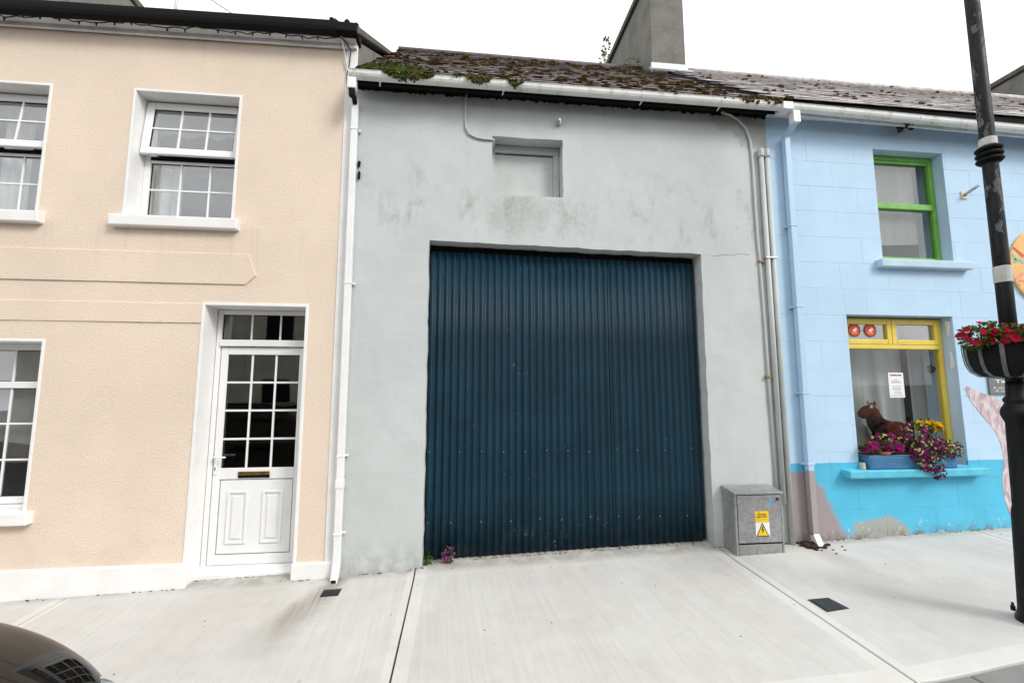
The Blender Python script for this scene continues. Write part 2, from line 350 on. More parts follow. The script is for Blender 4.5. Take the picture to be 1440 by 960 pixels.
def mat_moss(name, a, b):
    k = NT(name); g = k.n('ShaderNodeNewGeometry').outputs['Position']
    c = k.mix(k.ramp(k.noise(g, 3.5, 5, 0.6), 0.35, 0.65), a, b)
    c = k.mix(1.0, c, k.ramp(k.noise(g, 45, 4), 0.3, 0.7, 0.6, 1.4), 'MULTIPLY')
    k.principled(c, 0.95, 0, k.bump(k.noise(g, 120, 4), 0.9, 0.008), 0.15); return k.m
M['moss'] = mat_moss('roof_moss', (0.10, 0.080, 0.020), (0.085, 0.042, 0.018))
M['moss_green'] = mat_moss('green_moss', (0.050, 0.078, 0.014), (0.085, 0.070, 0.02))

def mat_galv():
    k = NT('galvanised_steel'); p = k.pos()
    v = k.noise(p, 20, 5, 0.7, 1.2); n = k.noise(p, 7, 7, 0.65)
    c = k.mix(k.ramp(v, 0.3, 0.7), (0.22, 0.225, 0.225), (0.35, 0.355, 0.355))
    c = k.mix(k.ramp(n, 0.45, 0.7, 0, 0.5), c, (0.40, 0.40, 0.39))
    c = k.mix(k.ramp(k.noise(k.mapv(p, (1, 1, .4)), 7, 7, .7), 0.58, 0.72, 0, 0.4), c, (0.10, 0.095, 0.085))
    k.principled(c, 0.5, 0.25, k.bump(n, 0.1, 0.004), 0.5); return k.m
M['galv'] = mat_galv()

def mat_pole():
    k = NT('flaking_black_paint'); p = k.pos()
    n = k.noise(k.mapv(p, (1, 1, 0.4)), 13, 8, 0.68); x = k.xyz(p)
    thr = k.ramp(x[2], 1.6, 3.2, 0.72, 0.56)
    c = k.mix(k.ramp(n, thr, k.math('ADD', thr, 0.04)), (0.0045, 0.005, 0.006), (0.11, 0.11, 0.115))
    k.principled(c, k.ramp(n, 0.4, 0.6, 0.45, 0.75), 0, k.bump(n, 0.25, 0.004), 0.3); return k.m
M['pole'] = mat_pole()

def mat_mural():
    k = NT('mural_paint'); p = k.pos()
    n = k.noise(k.mapv(p, (14, 1, 5)), 1.0, 5, 0.6, 1.5); n2 = k.noise(p, 9, 4)
    c = k.mix(k.ramp(n, 0.35, 0.65), (0.42, 0.30, 0.36), (0.68, 0.58, 0.56))
    c = k.mix(k.ramp(n2, 0.58, 0.68, 0, 0.7), c, (0.62, 0.50, 0.24))
    k.principled(c, 0.7, 0, None, 0.3); return k.m
M['mural'] = mat_mural()

def mat_glass(name, tint=(0.96, 0.97, 0.97), add=0.17):
    k = NT(name)
    lw = k.n('ShaderNodeLayerWeight'); lw.inputs[0].default_value = 0.5
    f = k.math('ADD', k.math('MULTIPLY', k.math('POWER', lw.outputs['Facing'], 4.0), 0.9), add, clamp=True)
    tr = k.n('ShaderNodeBsdfTransparent'); tr.inputs[0].default_value = (*tint, 1)
    gl = k.n('ShaderNodeBsdfGlossy'); gl.inputs['Roughness'].default_value = 0.015
    k.l(k.bump(k.noise(k.pos(), 1.6, 2), 0.05, 0.02), gl.inputs['Normal'])
    mx = k.n('ShaderNodeMixShader'); k.l(f, mx.inputs[0]); k.l(tr.outputs[0], mx.inputs[1]); k.l(gl.outputs[0], mx.inputs[2])
    k.l(mx.outputs[0], k.out.inputs[0]); return k.m
M['glass'] = mat_glass('window_glass')
M['glass_blind'] = mat_glass('sash_glass', (0.93, 0.95, 0.95), 0.055)
M['glass_shop'] = mat_glass('shop_glass', (0.93, 0.95, 0.95), 0.035)
M['glass_dark'] = mat_glass('door_glass', (0.6, 0.62, 0.6), 0.13)

def mat_cloth(name, col, trl=0.35):
    k = NT(name); d = k.n('ShaderNodeBsdfDiffuse'); t = k.n('ShaderNodeBsdfTranslucent')
    c = k.mix(1.0, col, k.ramp(k.noise(k.mapv(k.pos(), (9, 1, 0.6)), 1, 4), 0.3, 0.7, 0.88, 1.08), 'MULTIPLY')
    k.l(c, d.inputs[0]); k.l(c, t.inputs[0])
    mx = k.n('ShaderNodeMixShader'); mx.inputs[0].default_value = trl
    k.l(d.outputs[0], mx.inputs[1]); k.l(t.outputs[0], mx.inputs[2]); k.l(mx.outputs[0], k.out.inputs[0]); return k.m
M['net'] = mat_cloth('net_curtain', (0.75, 0.75, 0.74))
M['blind'] = mat_cloth('roller_blind', (0.36, 0.355, 0.345), 0.2)
M['leafgreen'] = mat_cloth('leaf', (0.075, 0.13, 0.03), 0.3)
M['leafdark'] = mat_cloth('dark_leaf', (0.035, 0.075, 0.022), 0.3)
M['magenta'] = mat_cloth('magenta_petal', (0.34, 0.012, 0.17), 0.3)
M['purple'] = mat_cloth('purple_petal', (0.19, 0.015, 0.11), 0.3)
M['cream_petal'] = mat_cloth('cream_petal', (0.62, 0.52, 0.24), 0.3)
M['yellow_petal'] = mat_cloth('yellow_petal', (0.62, 0.35, 0.012), 0.3)
M['red_petal'] = mat_cloth('red_petal', (0.50, 0.016, 0.05), 0.3)
M['valerian'] = mat_cloth('pink_valerian', (0.36, 0.08, 0.27), 0.3)
M['dry_leaf'] = mat_cloth('dry_stem', (0.20, 0.16, 0.08), 0.2)

def mat_car():
    k = NT('dark_metallic_paint'); p = k.pos()
    k.principled((0.006, 0.005, 0.0045), 0.6, 0.0, None, 0.0, coat=0.62); return k.m
M['car'] = mat_car()
def mat_lamp():
    k = NT('headlamp_glass'); k.principled((0.45, 0.50, 0.50), 0.08, 0.6, None, 0.6, coat=1.0); return k.m
M['lamp'] = mat_lamp()
M['car_glass'] = mat_glass('car_glass', (0.12, 0.13, 0.13), 0.05)

# ------------------------------------------------------------------ geometry helpers
class MB:
    def __init__(s): s.v = []; s.f = []
    def add(s, vs, fs):
        o = len(s.v); s.v += [tuple(v) for v in vs]; s.f += [tuple(i + o for i in f) for f in fs]; return s
    def box(s, x0, x1, y0, y1, z0, z1):
        return s.add([(x0,y0,z0),(x1,y0,z0),(x1,y1,z0),(x0,y1,z0),(x0,y0,z1),(x1,y0,z1),(x1,y1,z1),(x0,y1,z1)],
                     [(0,3,2,1),(4,5,6,7),(0,1,5,4),(1,2,6,5),(2,3,7,6),(3,0,4,7)])
    def hexa(s, pts):   # bottom 4 ccw, top 4 ccw
        return s.add(pts, [(0,3,2,1),(4,5,6,7),(0,1,5,4),(1,2,6,5),(2,3,7,6),(3,0,4,7)])
    def prism_y(s, poly, y0, y1):       # poly in (x,z), counter-clockwise seen from -Y
        n = len(poly)
        s.add([(x, y0, z) for x, z in poly] + [(x, y1, z) for x, z in poly],
              [tuple(range(n)), tuple(range(2*n - 1, n - 1, -1))] + [((i+1) % n, i, n + i, n + (i+1) % n) for i in range(n)])
        return s
    def prism_x(s, poly, x0, x1):       # poly in (y,z)
        n = len(poly)
        s.add([(x0, y, z) for y, z in poly] + [(x1, y, z) for y, z in poly],
              [tuple(range(n - 1, -1, -1)), tuple(range(n, 2*n))] + [(i, (i+1) % n, n + (i+1) % n, n + i) for i in range(n)])
        return s
    def tube(s, pts, r, seg=10, caps=True):
        pts = [Vector(p) for p in pts]; rr = r if isinstance(r, (list, tuple)) else [r]*len(pts)
        rings = []; prev = None
        for i, p in enumerate(pts):
            d = (pts[min(i+1, len(pts)-1)] - pts[max(i-1, 0)]).normalized()
            a = prev if prev is not None else (Vector((0, 0, 1)) if abs(d.z) < 0.9 else Vector((1, 0, 0)))
            u = (a - d*a.dot(d)).normalized(); prev = u; vv = d.cross(u)
            rings.append([p + (u*math.cos(t) + vv*math.sin(t))*rr[i] for t in [2*math.pi*j/seg for j in range(seg)]])
        vs = [q for g_ in rings for q in g_]; fs = []
        for i in range(len(pts)-1):
            for j in range(seg):
                a, b = i*seg + j, i*seg + (j+1) % seg
                fs.append((a, b, b + seg, a + seg))
        if caps:
            fs.append(tuple(range(seg-1, -1, -1))); fs.append(tuple(range((len(pts)-1)*seg, len(pts)*seg)))
        return s.add(vs, fs)
    def lathe(s, prof, cx, cy_, seg=24):        # prof (r,z)
        vs = []; fs = []
        for r, z in prof:
            for j in range(seg):
                t = 2*math.pi*j/seg; vs.append((cx + r*math.cos(t), cy_ + r*math.sin(t), z))
        for i in range(len(prof)-1):
            for j in range(seg):
                a, b = i*seg + j, i*seg + (j+1) % seg
                fs.append((a, b, b + seg, a + seg))
        fs.append(tuple(range(seg-1, -1, -1))); fs.append(tuple(range((len(prof)-1)*seg, len(prof)*seg)))
        return s.add(vs, fs)
    def blob(s, c, rx, ry, rz, jit=0.25, sub=1):
        bm = bmesh.new(); bmesh.ops.create_icosphere(bm, subdivisions=sub, radius=1.0)
        vs = []
        for v in bm.verts:
            q = 1 + random.uniform(-jit, jit); vs.append((c[0] + v.co.x*rx*q, c[1] + v.co.y*ry*q, c[2] + v.co.z*rz*q))
        fs = [tuple(x.index for x in f.verts) for f in bm.faces]; bm.free()
        return s.add(vs, fs)
    def build(s, name, mat, parent=None, bevel=0.0, smooth=False, kind=None, label=None, subd=0):
        me = bpy.data.meshes.new(name); me.from_pydata(s.v, [], s.f); me.update()
        if smooth: me.shade_smooth()
        o = bpy.data.objects.new(name, me); C.objects.link(o)
        me.materials.append(M[mat] if isinstance(mat, str) else mat)
        attach(o, parent)
        if bevel:
            b = o.modifiers.new('bevel', 'BEVEL'); b.width = bevel; b.segments = 2; b.limit_method = 'ANGLE'; b.angle_limit = R(40)
        if subd:
            b = o.modifiers.new('subd', 'SUBSURF'); b.levels = subd; b.render_levels = subd
        if kind: o['kind'] = kind
        if label: o['label'] = label
        return o

def attach(o, parent):
    if parent is None: return
    o.parent = parent
    if parent.type == 'EMPTY':
        o.matrix_parent_inverse = Matrix.Translation(-Vector(parent.location))

def thing(name, label, cat, loc=(0, 0, 0), group=None):
    o = bpy.data.objects.new(name, None); C.objects.link(o); o.location = loc; o.empty_display_size = 0.1
    o['label'] = label; o['category'] = cat
    if group: o['group'] = group
    return o
def tag(o, label, cat, group=None):
    o['label'] = label; o['category'] = cat
    if group: o['group'] = group
    return o
def struct(o): o['kind'] = 'structure'; return o
def bx(name, mat, parent, x0, x1, y0, y1, z0, z1, bevel=0.0, **kw):
    return MB().box(x0, x1, y0, y1, z0, z1).build(name, mat, parent, bevel, **kw)

def text_mesh(txt, size, x, y, z, name, mat, parent, align='CENTER', bold=0.0, sx=1.0, width=None):
    cu = bpy.data.curves.new('t', 'FONT'); cu.body = txt; cu.size = size; cu.align_x = align; cu.extrude = 0.0006; cu.offset = bold
    cu.resolution_u = 3
    to = bpy.data.objects.new('t', cu); C.objects.link(to)
    dg = bpy.context.evaluated_depsgraph_get(); me = bpy.data.meshes.new_from_object(to.evaluated_get(dg))
    C.objects.unlink(to); bpy.data.objects.remove(to); bpy.data.curves.remove(cu)
    if width:
        xs_ = [v.co.x for v in me.vertices]; sx = width/(max(xs_)-min(xs_))
    for v in me.vertices: v.co = Vector((x + v.co.x*sx, y - v.co.z, z + v.co.y))
    me.materials.clear(); me.materials.append(M[mat])
    o = bpy.data.objects.new(name, me); C.objects.link(o); attach(o, parent); return o

def wall_grid(xs0, xs1, zs0, zs1, openings, step=0.1, jitter=0.0, wav=0.0, thick=0.4, y0=0.0, ztop=None, back=True):
    """front skin of a wall with reveals round openings (x0,x1,z0,z1,depth[,jitter])"""
    def axis(a, b, cuts):
        ks = sorted(set([a, b] + [c for c in cuts if a < c < b])); out = []
        for p, q in zip(ks, ks[1:]):
            n = max(1, round((q - p)/step))
            out += [p + (q - p)*i/n for i in range(n)]
        return out + [ks[-1]]
    X = axis(xs0, xs1, [c for o in openings for c in o[:2]]); Z = axis(zs0, zs1, [c for o in openings for c in o[2:4]])
    mb = MB(); idx = {}
    def inside(xa, xb, za, zb):
        mx, mz = (xa+xb)/2, (za+zb)/2
        return any(o[0] < mx < o[1] and o[2] < mz < o[3] for o in openings)
    def onedge(x, z):
        for o in openings:
            if o[0]-1e-6 <= x <= o[1]+1e-6 and o[2]-1e-6 <= z <= o[3]+1e-6:
                return o
        return None
    co = {}
    def P(i, j):
        if (i, j) in co: return co[(i, j)]
        x, z = X[i], Z[j]; dx = dz = 0; dy = 0
        o = onedge(x, z)
        if o is not None:
            jt = o[5] if len(o) > 5 else jitter
            if jt:
                nx = mnoise.noise(Vector((x*9, 1.3, z*9)))*jt; nz = mnoise.noise(Vector((x*9, 7.7, z*9)))*jt
                if abs(x - o[0]) < 1e-6 or abs(x - o[1]) < 1e-6: dx = nx
                if abs(z - o[2]) < 1e-6 or abs(z - o[3]) < 1e-6: dz = nz
            if len(o) > 6 and abs(z - o[3]) < 1e-6: dz += o[6]*((x - o[0])/(o[1] - o[0]) - 0.5)
        if wav: dy = mnoise.noise(Vector((x*1.4, 3.1, z*1.4)))*wav + mnoise.noise(Vector((x*5, 9.1, z*5)))*wav*0.3
        zz = z
        if ztop is not None and j == len(Z)-1: zz = ztop(x)
        co[(i, j)] = (x + dx, y0 + dy, zz + dz); return co[(i, j)]
    def V(i, j, d=None):
        key = (i, j, d)
        if key not in idx:
            p = P(i, j)
            if d is not None: p = (p[0], d, p[2])
            idx[key] = len(mb.v); mb.v.append(p)
        return idx[key]
    nx, nz = len(X)-1, len(Z)-1
    for i in range(nx):
        for j in range(nz):
            if inside(X[i], X[i+1], Z[j], Z[j+1]): continue
            mb.f.append((V(i, j), V(i+1, j), V(i+1, j+1), V(i, j+1)))
            if back: mb.f.append((V(i, j, y0+thick), V(i, j+1, y0+thick), V(i+1, j+1, y0+thick), V(i+1, j, y0+thick)))
    ob = MB()
    for o in openings:      # reveals
        i0, i1 = [min(range(len(X)), key=lambda q: abs(X[q]-o[c])) for c in (0, 1)]
        j0, j1 = [min(range(len(Z)), key=lambda q: abs(Z[q]-o[c])) for c in (2, 3)]
        d = y0 + thick
        for j in range(j0, j1):
            mb.f.append((V(i0, j), V(i0, j+1), V(i0, j+1, d), V(i0, j, d)))
            mb.f.append((V(i1, j+1), V(i1, j), V(i1, j, d), V(i1, j+1, d)))
        for i in range(i0, i1):
            mb.f.append((V(i, j1), V(i+1, j1), V(i+1, j1, d), V(i, j1, d)))
            mb.f.append((V(i+1, j0), V(i, j0), V(i, j0, d), V(i+1, j0, d)))
    # rim
    for i in range(nx):
        mb.f.append((V(i, nz), V(i+1, nz), V(i+1, nz, y0+thick), V(i, nz, y0+thick)))
    for j in range(nz):
        mb.f.append((V(0, j), V(0, j, y0+thick), V(0, j+1, y0+thick), V(0, j+1)))
        mb.f.append((V(nx, j), V(nx, j+1), V(nx, j+1, y0+thick), V(nx, j, y0+thick)))
    return mb

def sstep(t):
    t = max(0.0, min(1.0, t)); return t*t*(3-2*t)
def ground(x, y):
    z = -0.07 + 0.028*x + 0.04*y
    z += 0.06*sstep((x-2.7)/0.95)*sstep((-0.9-y)/1.1)
    if -0.6 < x < 2.9: z += 0.03*sstep((y+0.25)/0.35)*sstep((x+0.55)/0.2)*sstep((2.85-x)/0.2)
    return z
def road(x, y): return -0.07 + 0.028*x + 0.04*(-2.1) - 0.035 - 0.012*(y+2.1)

# ================================================================== SETTING
gs = MB().add([(-200, -200, -6.2), (200, -200, 5.0), (200, 200, 5.0), (-200, 200, -6.2)], [(0, 1, 2, 3)])
struct(gs.build('ground', 'asphalt'))
def sheet(x0, x1, y0, y1, fn, nx, ny, thick, cx=0.0, jit=0.0):
    mb = MB(); vs = []; fs = []
    for j in range(ny+1):
        for i in range(nx+1):
            x = x0 + (x1-x0)*i/nx; y = y0 + (y1-y0)*j/ny
            vs.append((x - cx, y, fn(x, y)))
    for j in range(ny):
        for i in range(nx):
            a = j*(nx+1) + i; fs.append((a, a+1, a+nx+2, a+nx+1))
    n0 = len(vs); rim = [i for i in range(nx+1)] + [j*(nx+1)+nx for j in range(1, ny+1)] + [ny*(nx+1)+i for i in range(nx-1, -1, -1)] + [j*(nx+1) for j in range(ny-1, 0, -1)]
    for r in rim: vs.append((vs[r][0], vs[r][1], vs[r][2]-thick))
    k = len(rim)
    for a in range(k):
        b = (a+1) % k; fs.append((rim[a], n0+a, n0+b, rim[b]))
    return mb.add(vs, fs)
struct(sheet(-40, 40, -10.5, -2.1, road, 40, 8, 0.1).build('road', 'asphalt'))
pav = struct(sheet(-12.6, 14.9, -2.07, 0.40, lambda x, y: ground(x, y) - 0.025, 60, 8, 0.1).build('pavement', 'joint'))
JX = [-12.58, -9.53, -6.48, -3.43, -0.41, 2.70, 5.75, 8.80, 11.85, 14.9]
for a, b in zip(JX, JX[1:]):
    cx = (a+b)/2; hw = (b-a)/2 - 0.0065
    o = sheet(cx-hw, cx+hw, -2.085, 0.40, ground, 24, 22, 0.05, cx).build('slab', 'concrete', pav, bevel=0.006)
    o.location = (cx, 0, 0)
krb = struct(sheet(-12.6, 14.9, -2.23, -2.09, lambda x, y: ground(x, -2.085) - 0.17, 30, 1, 0.08).build('kerb', 'kerb'))
kx = -12.5
while kx < 14.5:
    sheet(kx+0.004, kx+0.911, -2.235, -2.0875, lambda x, y: ground(x, -2.085) - 0.012, 6, 2, 0.18).build('kerb_stone', 'kerb', krb, bevel=0.012)
    kx += 0.915

# ================================================================== helpers for windows
def glazed(win, x0, x1, z0, z1, y, cols, rows, barmat='white_upvc', glass='glass', bar=0.018):
    """panes, gasket and glazing bars as sub-parts"""
    if barmat == 'white_upvc':
        MB().box(x0, x0+0.007, y-0.003, y+0.012, z0, z1).box(x1-0.007, x1, y-0.003, y+0.012, z0, z1).box(x0+0.007, x1-0.007, y-0.003, y+0.012, z0, z0+0.007).box(x0+0.007, x1-0.007, y-0.003, y+0.012, z1-0.007, z1).build('gasket', 'black', win)
    for c in range(cols):
        for r in range(rows):
            a = x0 + (x1-x0)*c/cols; b = x0 + (x1-x0)*(c+1)/cols
            d = z0 + (z1-z0)*r/rows; e = z0 + (z1-z0)*(r+1)/rows
            MB().box(a+0.0005, b-0.0005, y, y+0.005, d+0.0005, e-0.0005).build('pane', glass, win)
    for c in range(1, cols):
        a = x0 + (x1-x0)*c/cols; bx('glazing_bar', barmat, win, a-bar/2, a+bar/2, y-0.006, y+0.011, z0, z1, 0.002)
    for r in range(1, rows):
        d = z0 + (z1-z0)*r/rows
        for c in range(cols):
            a = x0 + (x1-x0)*c/cols + (bar/2 if c else 0); b = x0 + (x1-x0)*(c+1)/cols - (bar/2 if c < cols-1 else 0)
            bx('glazing_bar', barmat, win, a, b, y-0.0055, y+0.0105, d-bar/2, d+bar/2, 0.002)
def frame(name, mat, win, x0, x1, z0, z1, y0, y1, t, bevel=0.006, tb=None):
    tb = tb or t
    mb = MB().box(x0, x0+t, y0, y1, z0, z1).box(x1-t, x1, y0, y1, z0, z1)
    mb.box(x0+t, x1-t, y0+0.0004, y1, z0, z0+tb).box(x0+t, x1-t, y0+0.0004, y1, z1-t, z1)
    return mb.build(name, mat, win, bevel)
def curtain(name, label, mat, x0, x1, z0, z1, y, amp=0.02, freq=40, scallop=0.0, group=None, nsc=3):
    mb = MB(); n = max(12, int((x1-x0)*60)); m_ = 6; vs = []; fs = []
    for j in range(m_+1):
        for i in range(n+1):
            x = x0 + (x1-x0)*i/n; lo = z0 + scallop*abs(math.sin(math.pi*nsc*i/n))
            z = lo + (z1-lo)*j/m_
            vs.append((x, y + amp*math.sin(x*freq + 0.6*math.sin(x*11))*(0.5+0.5*(1-j/m_)) + amp*0.4*math.sin(x*freq*0.37+2), z))
    for j in range(m_):
        for i in range(n):
            a = j*(n+1)+i; fs.append((a, a+1, a+n+2, a+n+1))
    o = mb.add(vs, fs).build(name, mat, None, smooth=True)
    return tag(o, label, 'curtain' if 'curtain' in name else 'blind', group)

# ================================================================== CREAM HOUSE
def cream_top(x): return 5.30 + 0.0148*(x + 1.3)
cream = thing('cream_house', 'cream stuccoed terraced house with white trim and black gutter', 'house', (-5, 0, -0.2))
opB = (-3.297, -2.308, 3.34, 4.668); opA = (-5.075, -4.083, 3.34, 4.655); opC = (-5.04, -3.887, 0.565, 2.103); opD = (-2.490, -1.545, -0.5, 2.48)
wall_grid(-9.5, -1.262, -0.7, 5.3, [(*o, 0.4) for o in (opA, opB, opC, opD)], 0.2, 0, 0.004, ztop=cream_top).build('wall', 'stucco', cream, smooth=False)
MB().box(-1.2615, -1.142, -0.012, 0.38, -0.6, 5.36).build('corner_pilaster', 'white_paint', cream, 0.008)
for a, b, zt in ((-9.5, -2.475, 0.070), (-1.558, -1.17, 0.035)):
    MB().box(a, b, -0.030, 0.02, -0.6, zt).build('plinth', 'white_paint', cream, 0.012)
# raised outline of an old name band
MB().prism_y([(-9.5, 2.69), (-2.135, 2.69), (-2.035, 2.785), (-2.12, 2.998), (-9.5, 2.992)], -0.013, 0.01).build('name_band', 'stucco', cream, 0.004)
MB().box(-9.5, -2.518, -0.010, 0.01, 2.30, 2.492).build('string_course', 'stucco', cream, 0.004)
# interior shell so the rooms are dark
def shell(name, parent, x0, x1, z1, yb, floorz=(2.6,)):
    mb = MB().box(x0, x1, yb, yb+0.2, -0.7, z1).box(x0, x0+0.02, 0.401, yb, -0.7, z1).box(x1-0.02, x1, 0.401, yb, -0.7, z1)
    for fz in floorz: mb.box(x0+0.02, x1-0.02, 0.401, yb, fz, fz+0.2)
    mb.box(x0+0.02, x1-0.02, 0.401, yb, z1-0.1, z1)
    mb.box(x0+0.02, x1-0.02, 0.401, yb, -0.7, -0.5)
    return mb.build(name, 'interior', parent)
shell('interior_walls', cream, -9.48, -1.16, 5.24, 6.0)

def surround(parent, o, t=0.022, proud=0.009, inner=0.205, bottom=False):
    x0, x1, z0, z1 = o; e = 0.002
    mb = MB()
    mb.box(x0-t, x0+e, -proud, inner, z0, z1+t).box(x1-e, x1+t, -proud, inner, z0, z1+t).box(x0+e, x1-e, -proud+0.0006, inner, z1-e, z1+t)
    return mb.build('painted_reveal', 'white_paint', parent, 0.003)

def upvc_window(o, name, toprows, botrows, cols, zsplit, vent):
    x0, x1, z0, z1 = o
    win = MB().box(x0+0.002, x0+0.062, 0.20, 0.27, z0+0.03, z1-0.003).box(x1-0.062, x1-0.002, 0.20, 0.27, z0+0.03, z1-0.003) \
        .box(x0+0.062, x1-0.062, 0.2004, 0.27, z1-0.065, z1-0.003).box(x0+0.062, x1-0.062, 0.2004, 0.27, z0+0.03, z0+0.095) \
        .box(x0+0.062, x1-0.062, 0.2004, 0.27, zsplit-0.035, zsplit+0.03).build(name, 'white_upvc', cream, 0.006)
    surround(win, o)
    bx('sill', 'white_paint', win, x0-0.095, x1+0.085, -0.075, 0.20, z0-0.105, z0+0.004, 0.010)
    bx('sill_board', 'white_upvc', win, x0+0.004, x1-0.004, 0.13, 0.199, z0+0.0045, z0+0.029, 0.006)
    glazed(win, x0+0.062, x1-0.062, z0+0.095, zsplit-0.035, 0.225, cols, botrows)
    if vent:   # top-hung sash pushed ajar
        before = set(win.children)
        frame('vent_sash', 'white_upvc', win, x0+0.012, x1-0.012, zsplit+0.012, z1-0.02, 0.150, 0.196, 0.078, 0.008)
        glazed(win, x0+0.09, x1-0.09, zsplit+0.09, z1-0.098, 0.165, cols, toprows)
        for ch_ in win.children:
            if ch_ not in before:
                for v_ in ch_.data.vertices: v_.co.y -= 0.055*(z1 - v_.co.z)/(z1 - zsplit)
        bx('vent_gap_shade', 'black', win, x0+0.064, x1-0.064, 0.192, 0.1998, zsplit-0.012, zsplit+0.026)  # black strip standing in for the shade under the ajar sash
    else:
        glazed(win, x0+0.062, x1-0.062, zsplit+0.03, z1-0.065, 0.225, cols, toprows)
    return win
upvc_window(opB, 'window', 2, 2, 3, 4.045, True)['label'] = 'upper window with its top sash ajar, beside the corner'
upvc_window(opA, 'window', 2, 2, 3, 4.045, True)
upvc_window(opC, 'window', 1, 3, 3, 1.705, False)
curtain('net_curtain', 'white net curtain gathered at the side of the upper window above the door', 'net', -3.25, -2.98, 3.40, 4.02, 0.33, 0.03, 60)
curtain('scalloped_blind', 'pale scalloped blind at the head of the upper window above the door', 'blind', -3.24, -2.36, 4.34, 4.62, 0.31, 0.004, 12, 0.05)
curtain('scalloped_blind', 'pale scalloped blind in the upper window away from the door', 'blind', -5.02, -4.14, 4.43, 4.62, 0.31, 0.004, 12, 0.05, nsc=5)
curtain('net_curtain', 'long net curtain in the upper window away from the door', 'net', -4.78, -4.50, 3.40, 4.6, 0.36, 0.03, 60)
curtain('window_blind', 'pale lowered blind in the ground floor window of the cream house', 'blind', -4.98, -3.94, 1.06, 2.04, 0.31, 0.004, 9, 0.10, nsc=1)

# ---- front door
door = MB()
Y0 = 0.235
x0, x1 = opD[0]+0.003, opD[1]-0.003
fr = MB().box(x0, x0+0.045, Y0, Y0+0.08, -0.16, 2.477).box(x1-0.045, x1, Y0, Y0+0.08, -0.16, 2.477)
fr.box(x0+0.045, x1-0.045, Y0+0.0005, Y0+0.08, 2.43, 2.477).box(x0+0.045, x1-0.045, Y0-0.02, Y0+0.08, 2.098, 2.166)
dr = fr.build('door', 'white_upvc', cream, 0.008)
dr['label'] = 'white front door with twelve-pane glass and small fanlight'
surround(dr, opD, 0.026, 0.010, 0.236)
glazed(dr, x0+0.045, x1-0.045, 2.166, 2.43, Y0+0.03, 3, 1, glass='glass_dark')
lx0, lx1 = x0+0.0515, x1-0.0515
gx0, gx1, gz0, gz1 = -2.368, -1.668, 0.878, 2.015
lf = MB().box(lx0, gx0, Y0+0.012, Y0+0.07, -0.045, 2.09).box(gx1, lx1, Y0+0.012, Y0+0.07, -0.045, 2.09)
lf.box(gx0, gx1, Y0+0.0125, Y0+0.07, gz1, 2.09).box(gx0, gx1, Y0+0.0125, Y0+0.07, 0.768, gz0).box(gx0, gx1, Y0+0.0125, Y0+0.07, -0.045, 0.048)
lf.build('leaf_frame', 'white_upvc', dr, 0.006)
glazed(dr, gx0, gx1, gz0, gz1, Y0+0.035, 3, 4, glass='glass_dark', bar=0.02)
bx('panel_gap_shade', 'black', dr, gx0+0.0005, gx1-0.0005, Y0+0.040, Y0+0.065, 0.0485, 0.7675)  # black backing that draws the shadow line around the lower panel
frame('leaf_gap_shade', 'black', dr, x0+0.0455, x1-0.0455, -0.05, 2.0975, Y0+0.071, Y0+0.079, 0.02, 0)  # black frame in place of shade in the gap round the leaf
bx('lower_panel', 'white_upvc', dr, gx0+0.008, gx1-0.008, Y0+0.022, Y0+0.0395, 0.056, 0.760, 0.004)
for a, b in ((-2.284, -2.090), (-1.955, -1.761)):
    frame('panel_moulding', 'white_upvc', dr, a, b, 0.150, 0.656, Y0+0.008, Y0+0.0225, 0.024, 0.005)
    bx('raised_panel', 'white_upvc', dr, a+0.048, b-0.048, Y0+0.010, Y0+0.0225, 0.198, 0.608, 0.006)
bx('letter_flap', 'brass', dr, -2.195, -1.895, Y0-0.002, Y0+0.013, 0.812, 0.846, 0.004)
bx('letter_slot', 'black', dr, -2.195, -1.895, Y0+0.006, Y0+0.0128, 0.780, 0.811, 0.002)
bx('handle_plate', 'white_upvc', dr, -2.424, -2.396, Y0-0.004, Y0+0.0115, 0.82, 1.045, 0.005)
MB().tube([(-2.41, Y0, 0.995), (-2.41, Y0-0.045, 0.995), (-2.395, Y0-0.055, 0.995), (-2.295, Y0-0.055, 0.992)], 0.009, 8).build('handle', 'white_upvc', dr, smooth=True)
MB().box(-2.415, -2.405, Y0-0.0055, Y0-0.003, 0.86, 0.89).build('keyhole', 'black', dr)
MB().prism_x([(0.17, -0.080), (0.135, -0.092), (0.13, -0.25), (0.34, -0.25), (0.34, -0.048), (0.215, -0.048), (0.21, -0.062), (0.185, -0.07)], x0-0.003, x1+0.003).build('threshold', 'white_upvc', dr, 0.004)

# ---- eave, gutter, roof, gable
def ez(x): return 5.30 + 0.0148*(x+1.3)
def bar_slanted(x0, x1, prof, zf):
    mb = MB(); n = len(prof)
    vs = [(x0, y, z + zf(x0)) for y, z in prof] + [(x1, y, z + zf(x1)) for y, z in prof]
    return mb.add(vs, [tuple(range(n-1, -1, -1)), tuple(range(n, 2*n))] + [(i, (i+1) % n, n+(i+1) % n, n+i) for i in range(n)])
bar_slanted(-9.5, -1.15, [(-0.045, -0.01), (-0.045, 0.15), (-0.014, 0.15), (-0.014, -0.01)], ez).build('fascia_board', 'fascia', cream, 0.004)
bar_slanted(-9.5, -1.15, [(-0.10, 0.055), (-0.10, 0.10), (-0.0455, 0.10), (-0.0455, 0.03)], ez).build('soffit_moulding', 'fascia', cream, 0.004)
def gz_c(x): return 5.355 + 0.022*(x+1.3)
ang = [math.pi*(1 + i/8) for i in range(9)]
prof = [(-0.155 + 0.055*math.cos(t), 0.075 + 0.095*math.sin(t)) for t in ang] + [(-0.10, 0.105), (-0.21, 0.105)]
bar_slanted(-9.5, -1.32, prof, gz_c).build('black_gutter', 'black', cream)
